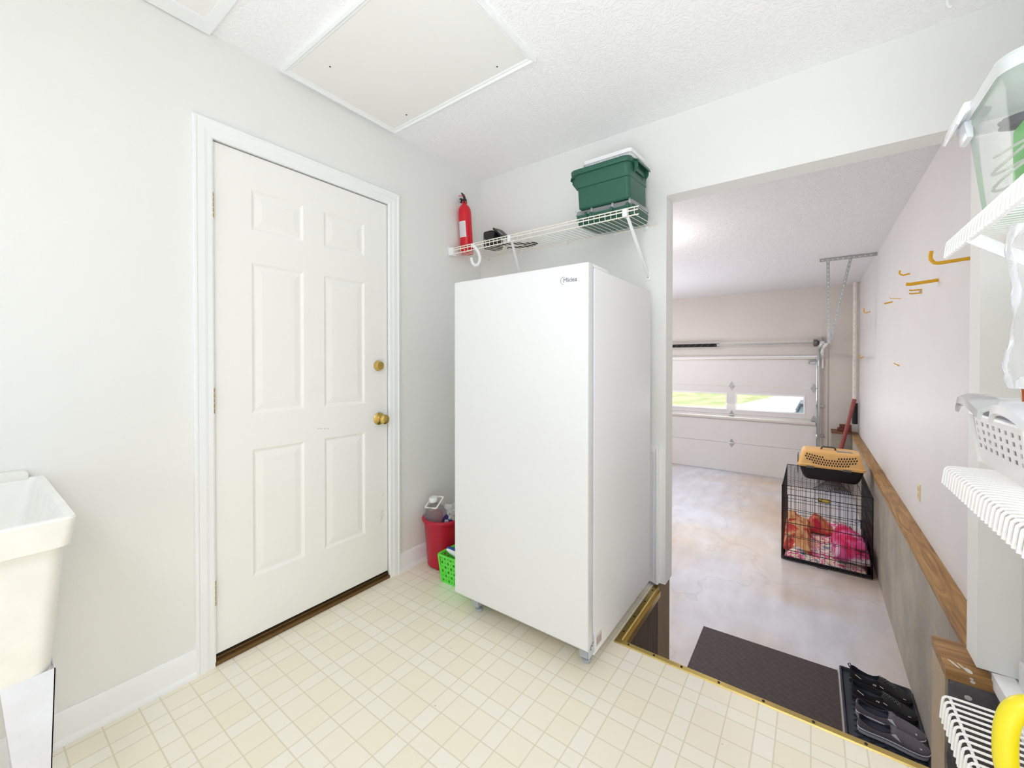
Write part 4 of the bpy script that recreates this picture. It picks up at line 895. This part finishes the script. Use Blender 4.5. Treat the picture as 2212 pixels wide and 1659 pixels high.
# ------------------------------------------------------------------ dog crate
cr = thing('dog_crate', (.11, 5.6, GZ), 'black wire dog crate with blankets against the block wall', 'crate')
cx0, cx1, cy0, cy1, cz0, cz1 = -.245, .468, 5.085, 6.15, GZ+.012, -.095
M_cw = mat('black_crate_wire', (24, 22, 30), .35)
def wires(name, A, U, V, nu, nv, ru=.0019, rv=.0026, vs_=None):
    """grid of wires in a panel: A corner, U and V edge vectors"""
    bm = BM(); A, U, V = Vector(A), Vector(U), Vector(V)
    for i in range(nu+1): p = A+U*(i/nu); tube(bm, [p, p+V], ru if 0 < i < nu else .004, 5)
    for w in (vs_ or [j/nv for j in range(nv+1)]): p = A+V*w; tube(bm, [p, p+U], rv if 0 < w < 1 else .004, 5)
    return obj(name, bm, M_cw, cr)
hx, hy, hz_ = cx1-cx0, cy1-cy0, cz1-cz0
wires('front_panel', (cx0, cy0, cz0), (hx, 0, 0), (0, 0, hz_), 18, 6)
wires('back_panel', (cx0, cy1, cz0), (hx, 0, 0), (0, 0, hz_), 18, 5)
wires('side_panel', (cx0, cy0, cz0), (0, hy, 0), (0, 0, hz_), 34, 6, .0026)
wires('side_panel', (cx1, cy0, cz0), (0, hy, 0), (0, 0, hz_), 34, 6, .0026)
wires('top_panel', (cx0, cy0, cz1), (0, hy, 0), (hx, 0, 0), 26, 9)
d0, d1, e0, e1 = cx0+.05, cx1-.05, cz0+.10, cz1-.09
dr = wires('crate_door', (d0, cy0-.008, e0), (d1-d0, 0, 0), (0, 0, e1-e0), 9, 4)
for z in (-.33, -.62):
    bm = BM(); x = .38
    for w, zz_ in ((.04, .028), (.012, -.012)):
        tube(bm, [(x-w, cy0-.014, z-zz_), (x+w, cy0-.014, z-zz_), (x+w, cy0-.014, z+.012), (x-w, cy0-.014, z+.012)], .003, 5, closed=True)
    tube(bm, [(x, cy0-.016, z+.012), (x, cy0-.016, z-.07), (x+.02, cy0-.016, z-.08)], .003, 5); tube(bm, [(x-.02, cy0-.014, z), (x+.085, cy0-.014, z)], .003, 5)
    obj('latch', bm, M_cw, dr)
bm = BM(); loft(bm, [rrect(cx0+.01-e, cx1-.01+e, cy0+.01-e, cy1-.01+e, .02, GZ+z, 3) for z, e in ((.008, 0), (.04, .004), (.04, 0), (.014, -.004))]); obj('floor_pan', bm, M_black, cr)
bm = BM(); tube(bm, [(.05, cy0-.012, GZ+.05), (.05, cy0-.03, GZ+.012), (.13, cy0-.03, GZ+.012), (.13, cy0-.012, GZ+.05)], .004, 6); obj('carry_handle', bm, M_cw, cr)
bm = BM(); p = at(1780, 1082, 'y', cy0-.012); box(bm, p.x-.048, p.x+.048, cy0-.015, cy0-.010, p.z-.02, p.z+.02); npl = obj('name_plate', bm, mat('dark_plate', (64, 54, 20), .4), cr, bevel=.004)
bm = BM(); disc(bm, (p.x+.012, cy0-.015, p.z), (0, -1, 0), .034, .012, (0, 0, 1), 20, .002); disc(bm, (p.x-.032, cy0-.015, p.z+.006), (0, -1, 0), .010, .008, (0, 0, 1), 12, .002); obj('plate_emblem', bm, mat('gold_emblem', (206, 180, 70), .35, .4), npl)

def cloth_mat(name, cols, sc, stripes=0.):
    m = bpy.data.materials.new(name); m.use_nodes = True; nt = m.node_tree; N = nt.nodes; L = nt.links; b = N['Principled BSDF']; b.inputs['Roughness'].default_value = .95
    tc = N.new('ShaderNodeTexCoord'); n = N.new('ShaderNodeTexNoise'); n.inputs['Scale'].default_value = sc; n.inputs['Detail'].default_value = 4; n.inputs['Distortion'].default_value = .8
    mp = N.new('ShaderNodeMapping'); mp.inputs['Scale'].default_value = (1, 1+stripes, 1); L.new(tc.outputs['Object'], mp.inputs[0]); L.new(mp.outputs[0], n.inputs[0])
    r = N.new('ShaderNodeValToRGB'); r.color_ramp.interpolation = 'EASE'; e = r.color_ramp.elements; k = len(cols)
    e[0].position = 0; e[0].color = lin(cols[0]); e[1].position = .28+.44/(k-1)*(1)-.0; e[1].color = lin(cols[1])
    for i in range(2, k): q = e.new(.28+.44*i/(k-1)); q.color = lin(cols[i])
    L.new(n.outputs[0], r.inputs[0]); L.new(r.outputs[0], b.inputs['Base Color'])
    n2 = N.new('ShaderNodeTexNoise'); n2.inputs['Scale'].default_value = 160; L.new(tc.outputs['Object'], n2.inputs[0]); bp = N.new('ShaderNodeBump'); bp.inputs['Strength'].default_value = .4; bp.inputs['Distance'].default_value = .003
    L.new(n2.outputs[0], bp.inputs['Height']); L.new(bp.outputs[0], b.inputs['Normal']); return m
def heap(name, x0, x1, y0, y1, zb, hf, m, label, cat, seed, n=46):
    bm = BM(); g = {}
    for i in range(n+1):
        for j in range(n+1):
            u, v = i/n, j/n; x, y = x0+(x1-x0)*u, y0+(y1-y0)*v
            e = min(u, 1-u, v, 1-v); z = zb+max(0, hf(u, v)*min(1, e*7)**.6+.028*noise.noise(Vector((x*9, y*9, seed)))*min(1, e*9)+.014*noise.noise(Vector((x*24, y*24, seed))))
            g[i, j] = bm.verts.new((x+.012*noise.noise(Vector((x*14, y*14, seed+5))), y, z+.004))
    for i in range(n):
        for j in range(n): bm.faces.new((g[i, j], g[i+1, j], g[i+1, j+1], g[i, j+1]))
    o = obj(name, bm, m, smooth=True, origin=((x0+x1)/2, (y0+y1)/2, zb)); tag(o, label, cat); s = o.modifiers.new('thick', 'SOLIDIFY'); s.thickness = .006; s.offset = 1; return o
zp = GZ+.016
heap('blanket', cx0+.02, cx1-.03, cy0+.02, cy1-.05, zp, lambda u, v: .04+.16*v**.8+.04*math.sin(u*7+v*4), cloth_mat('patchwork_cloth', [(196, 60, 60), (226, 170, 120), (240, 224, 196), (222, 60, 140), (246, 230, 210), (110, 120, 150), (240, 214, 180), (224, 90, 130)], 5, 1.5), 'multicoloured patterned blanket filling the bottom of the dog crate', 'blanket', 1.3)
heap('towel', .18, cx1-.012, cy0+.03, cy0+.5, zp+.09, lambda u, v: .05+.13*math.sin(PI*min(1, u*.7+v*.4))+.10*v*u, cloth_mat('crimson_cloth', [(200, 30, 70), (208, 36, 84), (222, 90, 150), (236, 222, 222), (200, 28, 64)], 3.2), 'crimson towel bunched on the right side inside the dog crate', 'towel', 8.1, 34)
heap('towel', cx0+.012, .0, cy0+.10, cy0+.75, zp+.05, lambda u, v: .08+.22*v*(1-.5*u), cloth_mat('tan_cloth', [(206, 150, 96), (200, 60, 60), (222, 170, 116), (214, 150, 100), (180, 60, 70)], 6), 'tan and red towel heaped on the left side inside the dog crate', 'towel', 4.4, 34)
heap('towel', -.03, .34, cy0+.55, cy0+.9, zp+.14, lambda u, v: .05+.07*(1-u)+.03*math.sin(u*7), cloth_mat('red_edge_cloth', [(196, 32, 58), (210, 120, 80), (200, 40, 70), (214, 140, 96)], 4), 'red-edged orange towel at the back of the dog crate', 'towel', 6.6, 34)

# ------------------------------------------------------------------ pet carrier on the crate
pc = thing('pet_carrier', (.165, 5.64, cz1+.005), 'tan and black plastic pet carrier on top of the dog crate', 'pet carrier')
zb = cz1+.005; X0c, X1c, Y0c, Y1c = -.118, .446, 5.475, 5.80
bm = BM(); loft(bm, [rrect(X0c+e, X1c-e, Y0c+e*.5, Y1c-e*.5, .035, zb+z, 6) for z, e in ((0, .07), (.01, .055), (.05, .035), (.125, .012), (.14, .008))]); obj('bottom_shell', bm, M_black, pc, smooth=True)
bm = BM(); loft(bm, [rrect(X0c+e, X1c-e, Y0c+e*.55, Y1c-e*.55, .04, zb+z, 6) for z, e in ((.136, .0), (.140, -.006), (.160, -.006), (.165, .002), (.18, .006), (.285, .030), (.305, .040), (.315, .062))])
n0 = len(bm.faces)
def faceY(z): return Y0c+(.006+(z-.18)/.105*.024)*.55
for r_, (n_, z) in enumerate(((21, .262), (20, .236), (19, .210), (14, .186))):
    for i in range(n_):
        u = i-(n_-1)/2; x = (X0c+X1c)/2+u*.0225; zz_ = z-.012+.030*(u/10)**2
        if zz_ > .278 or (r_ == 0 and abs(u) < 3): continue
        disc(bm, (x, faceY(zz_)-.0012, zb+zz_), (0, -1, .1), .0062, .0105, (u*.05, 0, 1), 10, .002)
mark(bm, n0); tps = obj('top_shell', bm, [M_tan, M_dark], pc, smooth=True)
for x in (-.012, .30): bm = BM(); box(bm, x-.035, x+.035, Y0c-.016, Y0c-.002, zb+.128, zb+.150); obj('side_latch', bm, mat('grey_latch', (96, 92, 88), .5), pc, bevel=.003)
bm = BM(); tube(bm, [(.085, 5.62, zb+.312), (.09, 5.62, zb+.338), (.105, 5.62, zb+.345), (.19, 5.62, zb+.345), (.205, 5.62, zb+.338), (.21, 5.62, zb+.312)], .009, 10); obj('carry_handle', bm, mat('dark_grey_handle', (70, 66, 64), .5), pc, smooth=True)
bm = BM(); box(bm, .215, .345, Y0c+.05, Y0c+.12, zb+.309, zb+.3165)
for i in range(12): x = .222+i*.0105; tube(bm, [(x, Y0c+.05, zb+.319), (x, Y0c+.12, zb+.319)], .0014, 4)
obj('top_grille', bm, mat('grille_metal', (150, 150, 150), .4, .6), tps)
bm = BM()
for i in range(9): tube(bm, [(X0c-.006, 5.54+i*.025, zb+.04), (X0c-.004, 5.54+i*.025, zb+.24)], .0022, 5)
for i in range(4): tube(bm, [(X0c-.006, 5.53, zb+.06+i*.055), (X0c-.006, 5.75, zb+.06+i*.055)], .003, 5)
obj('end_gate', bm, M_cw, pc)

# ------------------------------------------------------------------ mat, tray and shoes
def mat_material():
    m = bpy.data.materials.new('ribbed_rubber'); m.use_nodes = True; nt = m.node_tree; N = nt.nodes; L = nt.links; b = N['Principled BSDF']; b.inputs['Roughness'].default_value = .7
    tc = N.new('ShaderNodeTexCoord'); mp = N.new('ShaderNodeMapping'); mp.inputs['Rotation'].default_value = (0, 0, .62); L.new(tc.outputs['Object'], mp.inputs[0])
    k = N.new('ShaderNodeTexBrick'); L.new(mp.outputs[0], k.inputs[0]); k.inputs['Scale'].default_value = 1; k.inputs['Brick Width'].default_value = .085; k.inputs['Row Height'].default_value = .042; k.inputs['Mortar Size'].default_value = .0013
    k.inputs['Color1'].default_value = lin((60, 49, 47)); k.inputs['Color2'].default_value = lin((63, 51, 49)); k.inputs['Mortar'].default_value = lin((84, 72, 70)); L.new(k.outputs[0], b.inputs['Base Color'])
    w = N.new('ShaderNodeTexWave'); w.inputs['Scale'].default_value = 60; L.new(mp.outputs[0], w.inputs[0]); bp = N.new('ShaderNodeBump'); bp.inputs['Strength'].default_value = .3; bp.inputs['Distance'].default_value = .002; L.new(w.outputs[0], bp.inputs['Height']); L.new(bp.outputs[0], b.inputs['Normal']); return m
bm = BM(); loft(bm, [[Vector(p)+Vector((0, 0, z)) for p in ((-.664, 2.56, GZ), (.146, 2.56, GZ), (.146, 3.452, GZ), (-.666, 3.42, GZ))] for z in (.0005, .007)])
tag(obj('floor_mat', bm, mat_material(), origin=(-.26, 3.0, GZ)), 'dark brown ribbed rubber mat on the concrete floor below the step', 'mat')
tr = thing('boot_tray', (.34, 3.05, GZ), 'black ribbed boot tray holding the shoes, beside the rubber mat', 'tray')
TX0, TX1, TY0, TY1 = .156, .503, 2.62, 3.49
M_tray = mat('charcoal_tray', (44, 50, 62), .45)
bm = BM(); loft(bm, [rrect(TX0+e, TX1-e, TY0+e, TY1-e, .012, GZ+z, 4) for z, e in ((0, .008), (.004, .004), (.024, 0), (.026, .002), (.026, .010), (.022, .012), (.006, .018))]); obj('tray_body', bm, M_tray, tr, smooth=True)
bm = BM()
for r_ in range(18):
    for k in range(6):
        for s in (-1, 1):
            x = TX0+.045+k*.052; y = TY0+.05+r_*.045
            if y > TY1-.04 or x > TX1-.03: continue
            tube(bm, [(x, y, GZ+.007), (x+.018, y+s*.009, GZ+.0105), (x+.036, y+s*.019, GZ+.007)], .0028, 5)
obj('tread_ribs', bm, M_tray, tr)

def shoe(loc, yaw, label, kind, lace=False, hs=1.):
    t = thing('shoe', loc, label, 'shoe', 'pairs of shoes in the boot tray'); L_ = .29
    st_ = [(0, .014), (.02, .027), (.07, .035), (.15, .0385), (.28, .0385), (.4, .039), (.5, .042), (.6, .047), (.7, .051), (.8, .0515), (.88, .047), (.94, .037), (.98, .023), (1., .009)]
    def bend(u): return .006*math.sin(u*PI)*1.0
    T_ = Matrix.Translation(Vector(loc)) @ Matrix.Rotation(yaw, 4, 'Z')
    h0 = .026
    def outline(g=0): 
        pl = [Vector((u*L_, -(w+g)+bend(u), 0)) for u, w in st_]; pr_ = [Vector((u*L_, (w+g)+bend(u), 0)) for u, w in reversed(st_)]; return pl+pr_
    bm = BM(); loft(bm, [[p+Vector((0, 0, z)) for p in outline(g)] for z, g in ((0, .0), (.003, .004), (h0, .005), (h0+.001, 0))]); obj('sole', bm, M_soles[kind], t, smooth=True, tf=T_)
    if kind == 'grey':
        bm = BM(); loft(bm, [[p+Vector((0, 0, z)) for p in outline(g)] for z, g in ((.0195, .0046), (.0195, .0058), (.0215, .0058), (.0215, .0046))], False, False); obj('sole_stripe', bm, M_black, t, tf=T_)
    col = [(0, .078), (.02, .082), (.07, .080), (.15, .066), (.28, .055), (.4, .058), (.48, .072), (.52, .082)] if lace else [(0, .066), (.02, .07), (.07, .067), (.15, .055), (.28, .047), (.4, .051), (.48, .064), (.52, .070)]
    def H_(u):
        tab = col+([(.6, .076), (.7, .060), (.8, .050), (.88, .044), (.94, .038), (.98, .032), (1., .027)] if lace else [(.6, .062), (.7, .054), (.8, .047), (.88, .042), (.94, .037), (.98, .031), (1., .027)])
        for (a, b1), (c_, d1) in zip(tab, tab[1:]):
            if u <= c_: return b1+(d1-b1)*(u-a)/(c_-a+1e-9)
        return tab[-1][1]
    rows = []; us = [0, .02, .05, .09, .15, .22, .3, .38, .44, .475, .5, .53, .58, .64, .7, .76, .82, .88, .93, .965, .99, 1.]
    def W_(u):
        for (a, b1), (c_, d1) in zip(st_, st_[1:]):
            if u <= c_: return b1+(d1-b1)*(u-a)/(c_-a+1e-9)
        return st_[-1][1]
    for u in us:
        w, h = W_(u), H_(u)*hs; hh = h-h0; o_ = u < .49 and u > .03
        if o_: half = [(w, h0), (w*1.0, h0+hh*.35), (w*.93, h0+hh*.75), (w*.84, h), (w*.74, h-.003), (w*.68, h0+.012), (0, h0+.006)]
        elif u <= .03: half = [(w, h0), (w, h0+hh*.35), (w*.9, h0+hh*.75), (w*.8, h), (w*.5, h), (w*.3, h), (0, h)]
        else: half = [(w, h0), (w*1.0, h0+hh*.38), (w*.86, h0+hh*.70), (w*.62, h0+hh*.90), (w*.36, h0+hh*.98), (w*.18, h), (0, h)]
        pts = [Vector((u*L_, -a+bend(u), z)) for a, z in half]+[Vector((u*L_, a+bend(u), z)) for a, z in reversed(half[:-1])]
        rows.append(pts)
    bm = BM(); loft(bm, rows, close=False); o = obj('upper', bm, M_uppers[kind], t, smooth=True, tf=T_)
    bm = BM(); rows2 = []
    for u in us:
        if .03 < u < .49: w, h = W_(u), H_(u)*hs; rows2.append([Vector((u*L_, s*w*.64+bend(u), zz_)) for s, zz_ in ((-1.17, h+.0005), (-1.0, h-.008), (-.97, h0+.018), (0, h0+.013), (.97, h0+.018), (1.0, h-.008), (1.17, h+.0005))])
    loft(bm, rows2, close=False); obj('lining', bm, M_lining, t, smooth=True, tf=T_)
    def P(u, s, up=.001):
        w, h = W_(u), H_(u)*hs; return Vector((u*L_, s*w*.34+bend(u), h0+(h-h0)*.985+up))
    if lace:
        bm = BM()
        for k in range(5):
            u = .53+k*.045; tube(bm, [P(u, -1), P(u+.02, 0, .003), P(u+.045, 1)], .0017, 5); tube(bm, [P(u, 1), P(u+.02, 0, .005), P(u+.045, -1)], .0017, 5)
        tube(bm, [P(.53, 0, .004), P(.5, -1, .008), P(.46, -1.6, .004), P(.5, -2, -.006)], .0015, 5); tube(bm, [P(.53, 0, .004), P(.5, 1, .01), P(.46, 1.4, .008)], .0015, 5)
        obj('laces', bm, mat('grey_laces', (84, 88, 90), .7), t, tf=T_)
        bm = BM()
        def S(u, f): w, h = W_(u), H_(u)*hs; return Vector((u*L_, -(w*(1.03-.12*f)+.0012)+bend(u), h0+(h-h0)*f))
        bm.free()
        for q0, q1 in (((.10, .75), (.20, .62)), ((.50, .52), (.56, .42)), ((.86, .62), (.90, .66))): bm = BM(); tube(bm, [S(*q0), S(*q1)], .0018, 5); obj('reflective_dash', bm, M_white, t, tf=T_)
        bm = BM()
        for q, z_ in ((.405, .52), (.43, .47)):
            tube(bm, [S(q+.012*math.cos(a), z_+.10*math.sin(a)) for a in [k*PI/4 for k in range(7 if q < .42 else 8)]], .0014, 5, closed=q > .42)
        obj('side_logo', bm, M_white, t, tf=T_)
        bm = BM(); tube(bm, [(0, 0, .078*hs), (-.010, 0, .094*hs), (.0, 0, .104*hs), (.008, 0, .086*hs)], .003, 6); obj('heel_tab', bm, M_black, t, tf=T_)
    else:
        for s in (-1, 1):
            bm = BM(); q = [(.46, .93), (.535, .93), (.60, .52)]
            pl = [Vector((u*L_, s*(W_(u)*f2+.0014)+bend(u), h0+(H_(u)*hs-h0)*f)) for (u, f), f2 in zip(q, (.80, .72, .97))]
            pl2 = [p+Vector((0, s*.001, 0)) for p in pl]; loft(bm, [pl, pl2]); obj('elastic_gore', bm, mat('pale_gore', (206, 214, 222), .7), t, tf=T_)
        bm = BM(); u = .86; disc(bm, Vector((u*L_, -W_(u)*.55, h0+(H_(u)*hs-h0)*.86)), (0, -.4, 1), .006, .0035, (0, 1, 0), 8, .001); obj('toe_tag', bm, M_white, t, tf=T_)
    return t
M_soles = {'black': mat('black_sole', (52, 50, 50), .6), 'grey': mat('grey_sole', (206, 208, 222), .6)}
M_uppers = {'black': mat('black_knit', (38, 37, 40), .85, bump=.2, bscale=300), 'grey': mat('grey_canvas', (108, 102, 110), .9, var=.15, vscale=120, bump=.2, bscale=300)}
M_lining = mat('navy_lining', (28, 34, 50), .8)
zs_ = GZ+.0085
shoe((.214, 2.972, zs_), -.03, 'grey slip-on shoe nearest the floor step in the tray', 'grey')
shoe((.216, 3.100, zs_), -.13, 'grey slip-on shoe second from the step, between the near grey shoe and the black sneakers', 'grey')
shoe((.205, 3.245, zs_), -.10, 'black lace-up sneaker with white side mark beside the grey slip-ons', 'black', True)
shoe((.206, 3.400, zs_), -.13, 'black lace-up sneaker farthest from the step, by the tray end', 'black', True)

# ------------------------------------------------------------------ outside the garage windows
def grass_mat():
    m = mat('lawn_grass', (172, 184, 120), .9, col2=(206, 200, 160), vscale=1.1, stretch=(1, .35, 1)); return m
GR = -1.2; _a, _b = at(1600, 872, 'z', GR), at(1690, 853, 'z', GR)
def dl(y): return _a.x+(y-_a.y)*(_b.x-_a.x)/(_b.y-_a.y)
bm = BM(); vs_ = [bm.verts.new(p) for p in ((-60, GY+.11, GR), (dl(8.8), GY+.11, GR), (_b.x, _b.y, GR), (_b.x+1, _b.y+5, GR), (_b.x+1, 160, GR+.1), (-90, 160, GR+.1))]; bm.faces.new(vs_)
o = obj('lawn', bm, grass_mat()); tag(o, 'green striped lawn seen through the garage door windows', 'lawn', kind='stuff')
bm = BM(); vs_ = [bm.verts.new(p) for p in ((dl(8.8), GY+.11, GR), (30, GY+.11, GR), (60, 160, GR+.1), (_b.x+1, 160, GR+.1), (_b.x+1, _b.y+5, GR), (_b.x, _b.y, GR))]; bm.faces.new(vs_)
struct('floor_driveway', bm, mat('pale_concrete_drive', (232, 234, 240), .8, var=.03, vscale=.6))
car = thing('car', (.25, 13.6, GR), 'dark car parked on the driveway, seen through the right garage door window', 'car')
M_car = mat('dark_teal_paint', (40, 62, 72), .25, coat=.5); M_cgl = mat('car_glass', (96, 120, 128), .1); zc = GR
bm = BM(); CX = .40
def cs_(y, hw, z): return [Vector((CX-hw, y, z)), Vector((CX+hw, y, z))]
sec = [(11.7, .70, .25, .55), (11.8, .82, .22, .70), (12.2, .88, .2, .80), (12.7, .90, .2, .86), (15.2, .90, .2, .90), (15.9, .86, .22, .86), (16.1, .78, .28, .7)]
loft(bm, [[Vector((CX+sx*hw*k, y, zc+z)) for sx, z, k in ((-1, z0_, .96), (-1, z0_+.25, 1), (-1, z1_-.06, .97), (-.6, z1_, 1), (.6, z1_, 1), (1, z1_-.06, .97), (1, z0_+.25, 1), (1, z0_, .96))] for y, hw, z0_, z1_ in sec]); obj('car_body', bm, M_car, car, smooth=True)
bm = BM(); loft(bm, [[Vector((CX+sx, y, zc+z)) for sx, z in ((-a, z0_), (-a*.98, z0_+.02), (-b2, z1_), (b2, z1_), (a*.98, z0_+.02), (a, z0_))] for y, a, b2, z0_, z1_ in ((12.75, .80, .78, .85, .87), (13.4, .82, .62, .85, 1.24), (14.6, .82, .62, .85, 1.26), (15.3, .80, .74, .86, .92))]); cab = obj('windshield', bm, M_cgl, car, smooth=True)
bm = BM(); loft(bm, [rrect(CX-.66, CX+.66, 13.3, 14.7, .1, zc+z, 4) for z in (1.235, 1.275)]); 
for s in (-1, 1): tube(bm, [(CX+s*.79, 12.8, zc+.88), (CX+s*.64, 13.4, zc+1.25)], .035, 6); tube(bm, [(CX+s*.64, 14.6, zc+1.25), (CX+s*.78, 15.25, zc+.92)], .035, 6)
obj('roof', bm, M_car, car, smooth=True)
for s in (-1, 1):
    for y in (12.55, 15.0):
        bm = BM(); lathe(bm, [(.1, -.1), (.3, -.1), (.32, -.07), (.32, .07), (.3, .1), (.1, .1)], (CX+s*.82, y, zc+.32), 20, 'x'); obj('wheel', bm, M_black, car)
